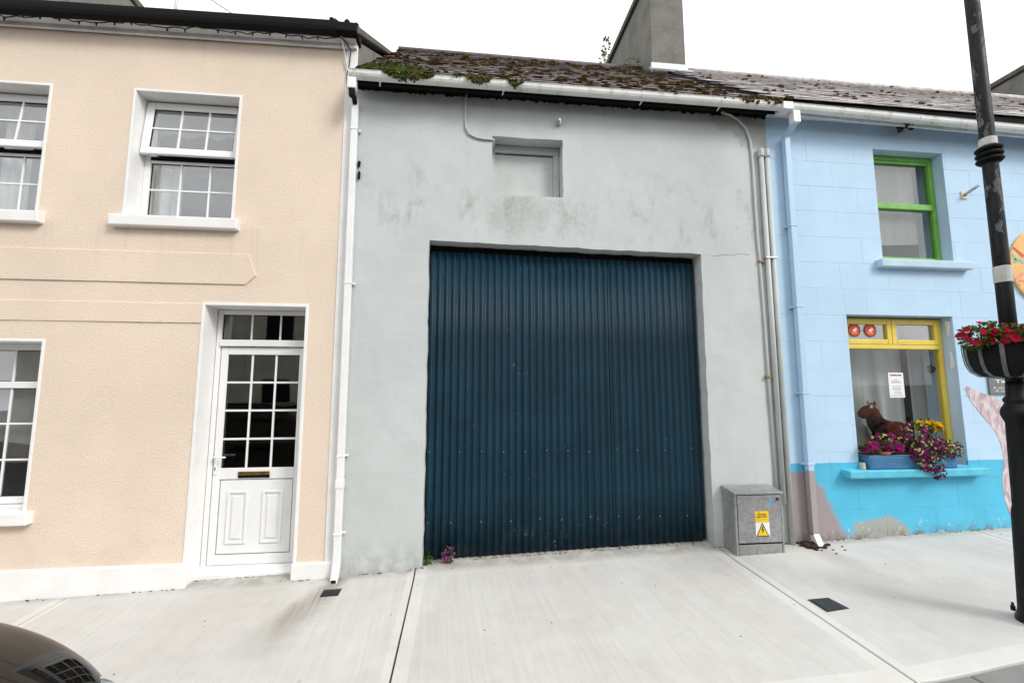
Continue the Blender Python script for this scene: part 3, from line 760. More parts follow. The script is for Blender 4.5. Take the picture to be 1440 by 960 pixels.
pt = math.tan(R(33.6))
roofp = [(-0.19, 5.43), (3.2, 5.43 + 3.39*pt), (6.2, 5.43 + 0.39*pt), (6.2, 5.35 + 0.39*pt), (3.2, 5.35 + 3.39*pt), (-0.19, 5.37)]
rf = MB().prism_x(roofp, -9.5, -1.34).build('roof', 'slate_dark', cream)
gab = MB().prism_x([(0.0, 4.6), (6.2, 4.6), (6.2, 5.40), (3.2, 5.40+3.2*pt), (0.0, 5.40)], -1.3395, -1.141).build('gable_wall', 'gable', cream)
MB().prism_x([(-0.17, 5.36), (-0.17, 5.445), (3.2, 5.445+3.37*pt), (6.3, 5.445+0.27*pt), (6.3, 5.39+0.27*pt), (3.2, 5.385+3.37*pt), (0.0, 5.36+0.17*pt)], -1.335, -1.10).build('gable_coping', 'coping', cream, 0.012)
MB().prism_x([(-0.20, 5.36), (-0.20, 5.465), (0.05, 5.50), (0.05, 5.36)], -1.42, -1.12).build('kneeler_stone', 'black_board', cream, 0.015)
mm = MB()
for i in range(40): mm.blob((random.uniform(-1.43, -1.12), random.uniform(-0.18, 0.02), 5.475 + random.uniform(-0.01, 0.02)), 0.03, 0.03, 0.018)
mm.build('moss', 'moss_green', cream, kind='stuff')
# chimney of the cream house (only its foot shows over the gutter)
ch = MB().box(-6.32, -5.31, 2.44, 4.4, 6.4, 7.86).build('chimney', 'chimney', cream, 0.02)
MB().box(-6.35, -5.27, 2.41, 4.45, 7.8605, 7.98).build('chimney_cap', 'coping', ch, 0.02)

# ---- string of unlit lights under the eave
ls = thing('light_string', 'dark cable string of small unlit bulbs looped under the cream eave', 'light string', (-3, -0.07, 5.3))
pts = []; n = 90
for i in range(n+1):
    x = -6.2 + (6.2-1.30)*i/n
    sag = 0.030*abs(math.sin(i*math.pi/13))
    pts.append((x, -0.118 - 0.010*math.sin(i*1.7), ez(x) + 0.048 - sag + 0.006*math.sin(i*2.3)))
pts += [(-1.25, -0.06, 5.33), (-1.21, -0.03, 5.27), (-1.225, -0.02, 5.1), (-1.245, -0.02, 5.0), (-1.235, -0.02, 4.86), (-1.2, -0.02, 4.82)]
MB().tube(pts, 0.006, 6).build('cable', 'cable', ls, smooth=True)
for i in range(2, n, 3):
    p = pts[i]; s_ = random.choice((-1, -1, 1))
    MB().tube([p, (p[0]+random.uniform(-.008, .008), p[1]-0.006, p[2]+s_*0.022), (p[0]+random.uniform(-.01, .01), p[1]-0.008, p[2]+s_*0.040)], [0.006, 0.009, 0.005], 6).build('bulb', 'cable', ls)
o = MB().tube([(-1.30, -0.13, 5.40), (-1.265, -0.04, 5.2), (-1.235, -0.022, 5.04)], 0.008, 6).build('tie_cord', 'fascia', ls)
# ---- aerial
an = thing('roof_aerial', 'thin television aerial on a mast behind the cream roof', 'aerial', (-4.92, 3.0, 7.4))
MB().tube([(-4.92, 3.0, 7.3), (-4.92, 3.0, 9.6)], 0.022, 8).build('mast', 'steel', an, smooth=True)
MB().tube([(-4.95, 3.0, 8.75), (-3.95, 3.0, 8.12)], 0.008, 6).build('boom', 'steel', an)
for i in range(12):
    t = i/11; x = -4.85 + 0.88*t; z = 8.687 - 0.555*t
    MB().tube([(x-0.03, 2.9, z-0.05), (x+0.03, 3.1, z+0.05)], 0.005, 5).build('element', 'steel', an)

# ================================================================== GREY GARAGE BUILDING
grey = thing('grey_garage_building', 'pale grey rendered building with wide dark corrugated garage doors', 'building', (1.2, 0, -0.1))
opG = (-0.345, 2.665, -0.5, 3.19); opS = (0.316, 1.099, 3.75, 4.42)
wall_grid(-1.1405, 3.553, -0.7, 4.90, [(*opG, 0.4, 0.010, -0.05), (*opS, 0.4, 0.008)], 0.075, 0, 0.012).build('wall', 'grey_render', grey, smooth=False)
shell('interior_walls', grey, -1.13, 3.54, 4.9, 6.0, (3.35,))
# corrugated doors
gd = MB().box(-0.335, 2.655, 0.30, 0.34, 3.02, 3.10).box(-0.335, 2.655, 0.30, 0.34, 0.95, 1.05).box(-0.335, 2.655, 0.30, 0.34, 0.27, 0.36).build('garage_door', 'black_board', grey)
gd['label'] = 'dark blue corrugated metal garage doors, closed'
def corr(x0, x1, yb):
    pitch_, amp = 0.0762, 0.0135; n = int(round((x1-x0)/pitch_*10)); mb = MB(); vs = []; fs = []
    zs = [None, 0.6, 1.4, 2.2, 3.115]
    for i in range(n+1):
        x = x0 + (x1-x0)*i/n; y = yb + amp*math.cos(2*math.pi*(x+0.345)/pitch_)
        for z in zs:
            zz = ground(x, yb) + 0.022 + 0.006*mnoise.noise(Vector((x*6, 0, 0))) if z is None else z
            if z == 3.115: zz += -0.016*(x-1.15) + 0.006*mnoise.noise(Vector((x*4, 5, 0)))
            vs.append((x, y + 0.003*mnoise.noise(Vector((x*3, zz*2, 1))), zz))
    m_ = len(zs)
    for i in range(n):
        for j in range(m_-1):
            a = i*m_ + j; fs.append((a, a+m_, a+m_+1, a+1))
    return mb.add(vs, fs)
for a, b, yb in ((-0.338, 0.645, 0.128), (0.622, 1.614, 0.1335), (1.624, 2.640, 0.128)):
    o = corr(a, b, yb).build('corrugated_sheet', 'corrugated', gd, smooth=True)
    sol = o.modifiers.new('thick', 'SOLIDIFY'); sol.thickness = 0.0012
for zr in (1.012, 0.325):
    x = -0.31
    while x < 2.62:
        xx = round((x + 0.345)/0.0762)*0.0762 - 0.345 + 0.0381
        zz = zr + random.uniform(-0.012, 0.012)
        MB().tube([(xx, 0.122, zz), (xx, 0.113, zz)], [0.008, 0.006], 6).build('screw', 'steel', gd)
        x += random.choice((0.2286, 0.3048, 0.2286))
MB().box(-0.334, 2.654, 0.17, 0.30, 3.10, 3.225).build('lintel_shade', 'black_board', gd)  # black box as the lintel's shadow, filling the gap above the sheets
bx('door_stile', 'black_board', gd, 1.600, 1.640, 0.150, 0.19, 0.0, 3.08)
# hatch above
ht = MB().box(0.320, 1.095, 0.17, 0.22, 4.335, 4.415).box(1.030, 1.095, 0.172, 0.22, 3.755, 4.334).box(0.320, 0.356, 0.172, 0.22, 3.755, 4.334).build('hatch', 'grey_pvc', grey, 0.004)
bx('hatch_board', 'grey_pvc', ht, 0.357, 1.029, 0.20, 0.215, 3.755, 4.318, 0.003)
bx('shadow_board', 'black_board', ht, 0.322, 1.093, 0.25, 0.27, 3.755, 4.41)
# small cable + sensor + conduits
MB().tube([(0.03, -0.02, 4.87), (0.022, -0.012, 4.83), (0.02, -0.012, 4.6), (0.026, -0.012, 4.49), (0.06, -0.012, 4.42), (0.13, -0.012, 4.385), (0.22, -0.012, 4.372), (0.305, -0.012, 4.372), (0.33, -0.006, 4.37), (0.335, 0.05, 4.36), (0.335, 0.17, 4.34)], 0.013, 8).build('cable', 'grey_pvc', grey, smooth=True)
MB().box(1.035, 1.075, -0.05, 0.01, 4.585, 4.65).box(1.043, 1.067, -0.075, -0.0505, 4.60, 4.64).build('wall_sensor', 'steel', grey, 0.006)
MB().tube([(2.98, -0.05, 4.86), (3.10, -0.03, 4.845), (3.2, -0.02, 4.80), (3.29, -0.018, 4.70), (3.335, -0.016, 4.55), (3.345, -0.016, 4.35), (3.35, -0.016, 3.4), (3.365, -0.016, 2.9), (3.375, -0.016, 2.2), (3.385, -0.016, 0.5)], 0.015, 8).build('conduit', 'grey_pvc', grey, smooth=True)
for xx, zb in ((3.447, 0.45), (3.520, -0.05)):
    MB().tube([(xx, -0.034, 4.37), (xx, -0.034, zb)], 0.027, 12).build('conduit', 'grey_pvc', grey, smooth=True)
    MB().lathe([(0.036, 4.345), (0.037, 4.36), (0.037, 4.425), (0.03, 4.445), (0.012, 4.452)], xx, -0.034, 14).build('conduit_cap', 'grey_pvc', grey, smooth=True)
for zz in (3.10, 1.80): MB().box(3.34, 3.405, -0.042, 0.012, zz-0.012, zz+0.012).build('conduit_clip', 'bronze_clip', grey, 0.004)
for zz in (3.14,): MB().box(3.41, 3.550, -0.065, 0.012, zz-0.010, zz+0.010).build('conduit_clip', 'steel', grey, 0.003)
for pts_ in ([(2.68, 3.17), (2.78, 3.145), (2.86, 3.15), (2.95, 3.17), (3.03, 3.165), (3.12, 3.185), (3.24, 3.18)],):
    MB().tube([(a_, -0.0045 + 0.004*mnoise.noise(Vector((a_*1.4, 3.1, b_*1.4))), b_) for a_, b_ in pts_], 0.0014, 4).build('crack', 'joint', grey)
# eave of the garage building
def gutz(x): return 4.805 + 0.0 * x if x < 3.62 else 4.805 - 0.020*(x-3.62)
bx('soffit', 'black_board', grey, -1.14, 3.553, -0.155, 0.03, 4.872, 4.898)
bx('fascia_board', 'black_board', grey, -1.14, 3.553, -0.175, -0.156, 4.80, 4.95)
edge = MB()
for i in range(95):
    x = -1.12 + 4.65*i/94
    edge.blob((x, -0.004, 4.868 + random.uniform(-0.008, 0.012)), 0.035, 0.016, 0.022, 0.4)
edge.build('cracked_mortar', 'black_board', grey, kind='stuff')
gprof = [(-0.225 + 0.052*math.cos(t), 0.068 + 0.066*math.sin(t)) for t in ang] + [(-0.170, 0.078), (-0.180, 0.070)] + [(-0.225 + 0.043*math.cos(t), 0.070 + 0.056*math.sin(t)) for t in reversed(ang)] + [(-0.284, 0.078)]
def gutter(parent, x0, x1, sl=0.0):
    return bar_slanted(x0, x1, gprof, lambda x: 4.805 - sl*(x-3.62)).build('gutter', 'grey_upvc', parent, label=None)
def bracket(parent, x, sl=0.0):
    z = 4.805 - sl*(x-3.62)
    pr = [(-0.225 + 0.0565*math.cos(t), z + 0.068 + 0.0705*math.sin(t)) for t in ang]
    pi = [(-0.225 + 0.0525*math.cos(t), z + 0.068 + 0.0665*math.sin(t)) for t in reversed(ang)]
    MB().prism_x(pr + pi, x-0.014, x+0.014).build('gutter_bracket', 'white_upvc', parent)
    MB().tube([(x, -0.2, z+0.004), (x-0.01, -0.165, z-0.012)], 0.007, 6).build('bracket_arm', 'white_upvc', parent)
gt = gutter(grey, -1.165, 3.60)
for x in (-0.86, 0.42, 1.95, 2.86): bracket(gt, x)
# white square downpipe on the party line
dp = MB().box(-1.167, -1.103, -0.085, -0.021, 0.02, 4.69).build('downpipe', 'white_upvc', grey, 0.006)
MB().box(-1.175, -1.09, -0.265, -0.18, 4.69, 4.806).build('outlet_box', 'white_upvc', dp, 0.006)
MB().hexa([(-1.160, -0.25, 4.62), (-1.105, -0.25, 4.62), (-1.105, -0.195, 4.62), (-1.160, -0.195, 4.62), (-1.160, -0.25, 4.70), (-1.105, -0.25, 4.70), (-1.105, -0.195, 4.70), (-1.160, -0.195, 4.70)]).build('outlet_spigot', 'black', dp, 0.004)
MB().tube([(-1.133, -0.222, 4.70), (-1.133, -0.19, 4.67), (-1.133, -0.10, 4.66), (-1.133, -0.055, 4.62)], 0.026, 8).build('swan_neck', 'black', dp, smooth=True)  # bend coloured black for the shadow it sits in
for zz in (4.36, 2.72, 1.02, 0.30):
    MB().box(-1.174, -1.096, -0.090, -0.01, zz-0.009, zz+0.009).box(-1.096, -1.072, -0.035, -0.01, zz-0.007, zz+0.012).build('pipe_clip', 'white_upvc', dp, 0.003)
MB().box(-1.172, -1.098, -0.091, -0.016, 0.72, 0.80).build('pipe_socket', 'white_upvc', dp, 0.004)
MB().hexa([(-1.167, -0.16, -0.115), (-1.103, -0.16, -0.115), (-1.103, -0.07, -0.075), (-1.167, -0.07, -0.075), (-1.167, -0.086, 0.03), (-1.103, -0.086, 0.03), (-1.103, -0.022, 0.03), (-1.167, -0.022, 0.03)]).build('pipe_shoe', 'white_upvc', dp, 0.004)
MB().box(-1.158, -1.112, -0.157, -0.1, -0.110, -0.085).build('shoe_mouth', 'black', dp)
for zz in (4.00, 3.88):
    MB().blob((-1.082, -0.015, zz), 0.014, 0.02, 0.05, 0.4).build('old_pipe_hook', 'black_board', grey)

# ================================================================== SLATE ROOFS
PT = R(41.4); ct, stn = math.cos(PT), math.sin(PT)
EY, EZ = -0.235, 4.885
def slate_mesh(name, wd, ln, th, seed):
    rr = random.Random(seed); bm = bmesh.new()
    j = lambda a: rr.uniform(-a, a)
    x0, x1 = -wd/2 + 0.003, wd/2 - 0.003
    xs = [x0, x0*0.4, x1*0.35, x1]
    bot = [(x, j(0.006), 0) for x in xs]; top = [(x, ln, 0) for x in xs]
    me = bpy.data.meshes.new(name); vs = []; fs = []
    for z in (0, th):
        vs += [(a, b, z) for a, b, _ in bot] + [(a, b, z*0.6) for a, b, _ in top]
    for i in range(3):
        fs += [(i, i+4, i+5, i+1), (8+i, 8+i+1, 8+i+5, 8+i+4), (i, i+1, 9+i, 8+i), (4+i, 12+i, 13+i, 5+i)]
    fs += [(0, 8, 12, 4), (3, 7, 15, 11)]
    me.from_pydata(vs, [], fs); me.update(); return me
def slates(roof, mat, x0, x1, wd, expo, rows, lift, limit=300):
    ln = expo*2.05; variants = [slate_mesh('slate', wd, ln, 0.009, q) for q in range(6)]
    for me in variants: me.materials.append(M[mat])
    cnt = 0; rest = MB(); tilt = math.atan(0.010/expo)
    for r in range(rows):
        s = r*expo; off = wd/2 if r % 2 else 0.0; x = x0 + off*1.0
        cols = int((x1 - x0)/wd + 0.001)
        for c in range(cols):
            xc = x0 + wd*(c + 0.5) + (wd*0.5 if r % 2 else 0)
            if xc > x1 - wd*0.3: continue
            up_ = s + random.uniform(-0.008, 0.008); nz = lift + 0.014
            p = (xc + random.uniform(-.004, .004), EY + up_*ct - nz*stn, EZ + up_*stn + nz*ct)
            if cnt < limit:
                o = bpy.data.objects.new('slate', random.choice(variants)); C.objects.link(o); o.parent = roof
                o.location = p; o.rotation_euler = (PT - tilt + random.uniform(-.012, .012), random.uniform(-.006, .006), random.uniform(-.012, .012)); cnt += 1
            else:
                me = random.choice(variants); mx = Matrix.Translation(p) @ Matrix.Rotation(PT - tilt, 4, 'X')
                rest.add([mx @ v.co for v in me.vertices], [tuple(f.vertices) for f in me.polygons])
    if rest.v: rest.build('far_slates', mat, roof, kind='stuff')
RY = 2.80; RZ = EZ + (RY-EY)*math.tan(PT)
def roof_bed(parent, x0, x1, lift):
    a = lift
    return MB().prism_x([(EY - a*stn + 0.02, EZ + a*ct), (RY, RZ + a/ct), (6.3, RZ + a/ct - (6.3-RY)*math.tan(PT)), (6.3, RZ - 0.15 - (6.3-RY)*math.tan(PT)), (RY, RZ - 0.15), (EY + 0.05, EZ - 0.06)], x0, x1).build('roof', 'slate_bed', parent)
rg = roof_bed(grey, -1.14, 3.55, 0.0)
slates(rg, 'slate_dark', -1.14, 3.50, 0.29, 0.222, 18, 0.0)
MB().tube([(-1.14, RY, RZ+0.01), (3.3, RY, RZ+0.01)], 0.055, 10).build('ridge_tiles', 'slate_dark', rg, smooth=True)
# moss on the garage roof
def onroof(x, s, h=0.0): return (x, EY + s*ct - h*stn, EZ + s*stn + h*ct)
mm = MB()
for i in range(950):
    x = random.uniform(-1.1, 3.5); s = random.uniform(0, 4.0)
    d = mnoise.noise(Vector((x*1.6, s*1.6, 4)))
    if d < -0.12 and random.random() < 0.75: continue
    s = round(s/0.222)*0.222 + random.uniform(-0.02, 0.05)
    r_ = random.uniform(0.012, 0.034); mm.blob(onroof(x, max(s, 0.0), 0.018), r_*2.0, r_*1.2, r_*0.38, 0.35)
mm.build('moss', 'moss', rg, kind='stuff')
mm = MB()
for i in range(330):
    x = random.choice([random.gauss(-0.70, 0.16), random.gauss(-0.95, 0.12)]); s = abs(random.gauss(0, 0.35))
    if x < -1.1: continue
    r_ = random.uniform(0.014, 0.034); mm.blob(onroof(x, s, 0.025), r_*1.5, r_*1.2, r_*0.5, 0.35)
for xa, xb, dz, n_ in ((-0.83, -0.30, 0.07, 420), (0.02, 0.28, 0.055, 170), (0.46, 0.62, 0.06, 90), (-0.12, -0.02, 0.02, 14)):
    for i in range(n_):
        t = random.random(); x = xa + (xb-xa)*t; e_ = math.sin(math.pi*t)**0.5
        z = 4.90 - random.random()*dz*e_*1.25
        r_ = random.uniform(0.008, 0.019); mm.blob((x, -0.286 + random.uniform(-0.012, 0.05) , z), r_, r_, r_, 0.4)
mm.build('moss', 'moss_green', gt, kind='stuff', label='green moss spilling over the gutter lip')
mm = MB()
for i in range(190):
    x = random.uniform(3.05, 3.56); r_ = random.uniform(0.012, 0.028)
    mm.blob((x, random.uniform(-0.285, -0.2), 4.885 + random.uniform(-0.03, 0.03)), r_, r_, r_*0.8, 0.4)
for i in range(120):
    x = random.uniform(1.2, 3.0); r_ = random.uniform(0.008, 0.018)
    mm.blob((x, random.uniform(-0.27, -0.2), 4.88 + random.uniform(-0.012, 0.015)), r_*1.6, r_, r_*0.7, 0.4)
mm.build('moss', 'moss', gt, kind='stuff', label='brown moss filling the gutter end')

# ================================================================== BLUE HOUSE
blue = thing('blue_house', 'pale blue blockwork house with bright cyan base and mural', 'house', (7, 0, 0.1))
opU = (4.935, 5.882, 3.172, 4.560); opL = (4.400, 5.774, 0.80, 2.516)
BX0, BX1 = 3.5535, 12.4
wall_grid(BX0, BX1, -0.7, 4.90, [(*opU, 0.4), (*opL, 0.4)], 0.6, 0, 0, thick=0.375, y0=0.025).build('wall', 'blue_reveal', blue)
shell('interior_walls', blue, BX0+0.01, BX1, 4.9, 6.0, (2.7,))
# rendered blocks, each its own piece, proud of the joints
def block_piece(mb, x0, x1, z0, z1, c=(1, 1, 1, 1)):
    e = 0.003; yb, yf = 0.026, 0.0
    a0, a1 = x0 + e*0.3, x1 - e*0.3; d0, d1 = z0 + (e if c[2] else 0), z1 - (e if c[3] else 0)
    mb.add([(x0, yb, z0), (x1, yb, z0), (x1, yb, z1), (x0, yb, z1), (x0, yf+0.0014, z0), (x1, yf+0.0014, z0), (x1, yf+0.0014, z1), (x0, yf+0.0014, z1),
            (a0, yf, d0), (a1, yf, d0), (a1, yf, d1), (a0, yf, d1)],
           [(0, 1, 5, 4), (1, 2, 6, 5), (2, 3, 7, 6), (3, 0, 4, 7), (4, 5, 9, 8), (5, 6, 10, 9), (6, 7, 11, 10), (7, 4, 8, 11), (8, 9, 10, 11)])
def cut(rect, op):
    x0, x1, z0, z1 = rect; a, b, c, d = op
    if x1 <= a or x0 >= b or z1 <= c or z0 >= d: return [rect]
    out = []
    if x0 < a: out.append((x0, a, z0, z1))
    if x1 > b: out.append((b, x1, z0, z1))
    xa, xb = max(x0, a), min(x1, b)
    if z0 < c: out.append((xa, xb, z0, c))
    if z1 > d: out.append((xa, xb, d, z1))
    return out
zc = 0.661 - 0.3075*4; row = 0
while zc < 4.88:
    za, zb = zc, min(zc + 0.3075, 4.885)
    bx_ = BX0 + (-0.31 if row % 2 else 0.0) - 0.12
    while bx_ < BX1:
        xa, xb = max(bx_, BX0), min(bx_ + 0.62, BX1)
        if xb - xa > 0.03:
            rects = [(xa + 0.0002, xb - 0.0002, za + 0.0005, zb - 0.0005)]
            for op in (opU, opL): rects = [q for r_ in rects for q in cut(r_, op)]
            rects = [q for q in rects if q[1]-q[0] > 0.012 and q[3]-q[2] > 0.012]
            if rects:
                mb = MB()
                for q in rects: block_piece(mb, *q)
                o = mb.build('block', 'blue_wall', blue); o.location.y = random.uniform(-0.0008, 0.0008)
        bx_ += 0.62
    zc += 0.3075; row += 1
# upper window: green sashes
ux0, ux1, uz0, uz1 = opU; Yu = 0.125
wu = frame('window', 'green_paint', blue, ux0+0.004, ux1-0.004, uz0+0.02, uz1-0.004, Yu, Yu+0.07, 0.055, 0.006)
wu['label'] = 'upper window with bright green sash frame'
bx('meeting_rail', 'green_paint', wu, ux0+0.06, ux1-0.06, Yu-0.012, Yu+0.05, 3.865, 3.94, 0.008)
bx('top_rail', 'green_paint', wu, ux0+0.06, ux1-0.06, Yu+0.012, Yu+0.06, uz1-0.095, uz1-0.0595, 0.006)
bx('bottom_rail', 'green_paint', wu, ux0+0.06, ux1-0.06, Yu+0.008, Yu+0.05, uz0+0.02, uz0+0.09, 0.006)
MB().box(ux0+0.059, ux1-0.059, Yu+0.03, Yu+0.034, uz0+0.09, 3.865).build('pane', 'glass_blind', wu)
MB().box(ux0+0.059, ux1-0.059, Yu+0.042, Yu+0.046, 3.94, uz1-0.095).build('pane', 'glass_blind', wu)
bx('sill', 'blue_sill', wu, 4.835, 6.045, -0.085, 0.125, 3.075, 3.171, 0.012)
tag(MB().add([(5.0, 0.24, 3.43), (5.71, 0.24, 3.47), (5.71, 0.24, 4.5), (5.0, 0.24, 4.5), (5.0, 0.244, 3.43), (5.71, 0.244, 3.47), (5.71, 0.244, 4.5), (5.0, 0.244, 4.5)],
    [(0, 1, 2, 3), (7, 6, 5, 4), (0, 4, 5, 1)]).build('roller_blind', 'blind'), 'pale roller blind hanging askew behind the green sash window', 'blind')
# lower window: yellow frame
lx0, lx1, lz0, lz1 = opL; Yl = 0.135
wl = frame('window', 'yellow_paint', blue, lx0+0.004, lx1-0.004, lz0+0.02, lz1-0.015, Yl, Yl+0.07, 0.058, 0.006)
wl['label'] = 'ground floor window with bright yellow frame'
bx('transom', 'yellow_paint', wl, lx0+0.062, lx1-0.062, Yl-0.015, Yl+0.06, 2.135, 2.185, 0.006)
for a, b in ((lx0+0.060, 5.083), (5.089, lx1-0.060)):
    frame('vent_sash', 'yellow_paint', wl, a, b, 2.188, lz1-0.030, Yl-0.018, Yl+0.04, 0.058, 0.006)
    MB().box(a+0.056, b-0.056, Yl+0.01, Yl+0.014, 2.246, lz1-0.088).build('pane', 'glass', wl)
MB().box(lx0+0.060, lx1-0.060, Yl+0.02, Yl+0.024, lz0+0.078, 2.135).build('pane', 'glass_shop', wl)
bx('sill', 'cyan_sill', wl, 4.180, 5.900, -0.115, 0.135, 0.700, 0.786, 0.014)
for (cx_, cz_, rx_, rz_) in ((0.06, 2.40, 0.025, 0.09), (0.055, 1.99, 0.02, 0.10)):
    mb = MB(); poly = []
    for i in range(14):
        t = 2*math.pi*i/14; q = 1 + 0.3*math.sin(3*t + cz_*5); poly.append((cx_ + rx_*q*math.cos(t), cz_ + rz_*q*math.sin(t)))
    mb.prism_x(poly, lx1 - 0.0035, lx1 - 0.0005).build('bare_patch', 'white_paint', wl)
# net curtains
curtain('net_curtain', 'wide grey net curtain filling most of the yellow framed window', 'net', 4.36, 5.52, 0.85, 2.49, 0.45, 0.025, 24)
curtain('net_curtain', 'narrow net curtain beside the dark gap in the yellow framed window', 'net', 5.60, 5.85, 0.85, 2.49, 0.44, 0.02, 30)
# flag bracket, downpipe, gutter, roof
br = MB().box(6.075, 6.155, -0.014, 0.004, 3.98, 4.075).build('flag_bracket', 'bracket', None, 0.004)
tag(br, 'cream flag holder plate with grey tube on pale blue wall', 'bracket')
MB().tube([(6.115, -0.012, 4.025), (6.165, -0.14, 4.10)], 0.017, 10).build('tube', 'steel', br, smooth=True)
SL = 0.020
bar_slanted(BX0, BX1, [(-0.175, -0.005), (-0.175, 0.16), (-0.155, 0.16), (-0.155, -0.005)], lambda x: 4.80 - SL*(x-3.62)).build('fascia_board', 'fascia', blue, 0.004)
bx('soffit', 'fascia', blue, BX0, BX1, -0.154, 0.03, 4.872, 4.90)
gb = gutter(blue, 3.60, BX1, SL)
for x in (4.36, 5.33, 6.05, 7.2, 8.3): bracket(gb, x, SL)
MB().box(3.575, 3.70, -0.287, -0.165, 4.795, 4.89).build('gutter_union', 'white_upvc', gb, 0.01)
for i, xx in enumerate((5.24,)):
    nb = MB()
    for q in range(40): nb.blob((xx + random.gauss(0, 0.05), -0.14 + random.gauss(0, 0.03), 4.80 + random.gauss(0, 0.025)), 0.025, 0.02, 0.018, 0.5)
    tag(nb.build('birds_nest', 'litter'), 'dark mud bird nest under the white gutter of the blue house', 'nest')
db = MB().box(3.722, 3.790, -0.088, -0.022, 0.12, 4.60).build('downpipe', 'blue_pipe', blue, 0.006)
MB().box(3.705, 3.790, -0.27, -0.185, 4.66, 4.80).build('outlet_box', 'white_upvc', db, 0.006)
MB().hexa([(3.720, -0.088, 4.59), (3.790, -0.088, 4.59), (3.790, -0.022, 4.59), (3.720, -0.022, 4.59), (3.712, -0.262, 4.67), (3.782, -0.262, 4.67), (3.782, -0.196, 4.67), (3.712, -0.196, 4.67)]).build('swan_neck', 'blue_pipe', db, 0.004)
for zz in (3.52, 2.58, 1.62, 0.86):
    MB().box(3.712, 3.800, -0.093, -0.004, zz-0.009, zz+0.009).box(3.69, 3.712, -0.05, -0.004, zz-0.012, zz+0.004).build('pipe_clip', 'blue_pipe', db, 0.003)
MB().hexa([(3.722, -0.15, 0.035), (3.790, -0.15, 0.035), (3.790, -0.06, 0.07), (3.722, -0.06, 0.07), (3.722, -0.0885, 0.14), (3.790, -0.0885, 0.14), (3.790, -0.0215, 0.14), (3.722, -0.0215, 0.14)]).build('pipe_shoe', 'white_upvc', db, 0.004)
rb = roof_bed(blue, 3.552, 12.45, 0.045)
slates(rb, 'slate_grey', 3.54, 12.4, 0.29, 0.222, 18, 0.045)
MB().tube([(3.56, RY, RZ+0.06), (12.5, RY, RZ+0.06)], 0.055, 10).build('ridge_tiles', 'slate_grey', rb, smooth=True)
mm = MB()
for i in range(480):
    x = random.uniform(3.6, 12.3); s = random.uniform(0.05, 4.0)
    if mnoise.noise(Vector((x*1.5, s*1.5, 9))) < 0.05: continue
    s = round(s/0.222)*0.222 + random.uniform(-0.02, 0.06)
    r_ = random.uniform(0.012, 0.032); mm.blob(onroof(x, s, 0.064), r_*2.0, r_*1.2, r_*0.3, 0.35)
mm.build('moss', 'moss', rb, kind='stuff')
# chimney on the party wall
cb = MB().box(3.27, 3.90, 2.36, 4.95, 6.0, 9.0).build('chimney', 'chimney', blue, 0.015)
MB().box(3.21, 3.96, 2.30, 5.01, 9.001, 9.13).build('chimney_cap', 'coping', cb, 0.02)
mb = MB().prism_x([(2.33, 7.135), (2.33, 7.36), (2.359, 7.36), (2.359, 7.135)], 3.25, 3.92)
mb.add([onroof(3.2, 3.27, 0.09), onroof(3.95, 3.27, 0.09), onroof(3.95, 3.47, 0.09), onroof(3.2, 3.47, 0.09), onroof(3.2, 3.27, 0.07), onroof(3.95, 3.27, 0.07), onroof(3.95, 3.47, 0.07), onroof(3.2, 3.47, 0.07)], [(0, 1, 2, 3), (0, 4, 5, 1), (1, 5, 6, 2), (3, 7, 4, 0)])
mb.build('lead_flashing', 'lead', cb)
lic = MB()
for i in range(20): 
    lic.blob((random.uniform(3.3, 3.88), 2.36, random.uniform(7.3, 8.6)), random.uniform(.005, .012), 0.004, random.uniform(.005, .012), 0.4)
lic.build('lichen', 'lichen', cb, kind='stuff')
# stack at the far end of the blue roof
cr = thing('far_chimney', 'dark rendered chimney wall with lichened coping beyond the blue roof', 'chimney', (12.9, 3, 4))
MB().box(12.5, 13.3, 2.55, 6.6, 4.0, 8.80).build('stack', 'chimney', cr, 0.02)
MB().box(12.44, 13.36, 2.48, 6.7, 8.801, 8.92).build('coping', 'coping', cr, 0.02)

# ================================================================== WALL PAINTING, PLAQUE, ROUND BOARD
half = [(5.826, 1.720), (5.87, 1.556), (6.014, 1.359), (6.162, 1.203), (6.237, 0.999), (6.241, 0.822), (6.188, 0.648), (6.182, 0.466), (6.219, 0.269), (6.294, 0.142)]
upper = [(6.574, 1.289), (6.509, 1.372), (6.356, 1.505), (6.196, 1.588), (6.002, 1.629)]
rightside = [(6.56, 0.10), (6.66, 0.35), (6.68, 0.62), (6.64, 0.85), (6.70, 1.02), (6.86, 1.20), (7.05, 1.36), (7.28, 1.62), (7.05, 1.60), (6.80, 1.47)]
def smooth_poly(p, n=2):
    for _ in range(n):
        q = []
        for a, b in zip(p, p[1:] + p[:1]): q += [(a[0]*.75+b[0]*.25, a[1]*.75+b[1]*.25), (a[0]*.25+b[0]*.75, a[1]*.25+b[1]*.75)]
        p = q
    return p
mu = MB().prism_y(smooth_poly(half + rightside + upper, 1), -0.0035, 0.0015).build('painted_tail', 'mural', blue)
mu['label'] = 'mauve and cream sea creature tail painted on the wall'
sg = thing('wall_plaque', 'dark grey plaque with pale lettering on pale blue wall behind lamp post', 'sign', (6.65, -0.02, 1.6))
bx('board', 'slate_sign', sg, 6.142, 7.16, -0.022, -0.002, 1.605, 1.99, 0.003)
text_mesh('Taster of Bread', 0.052, 6.65, -0.0225, 1.738, 'lettering', 'sign_text', sg, bold=0.0012, width=0.86)
text_mesh('at', 0.045, 6.65, -0.0225, 1.700, 'lettering', 'sign_text', sg)
text_mesh('A small tour in these parts of Clare', 0.040, 6.65, -0.0225, 1.666, 'lettering', 'sign_text', sg, width=0.93)
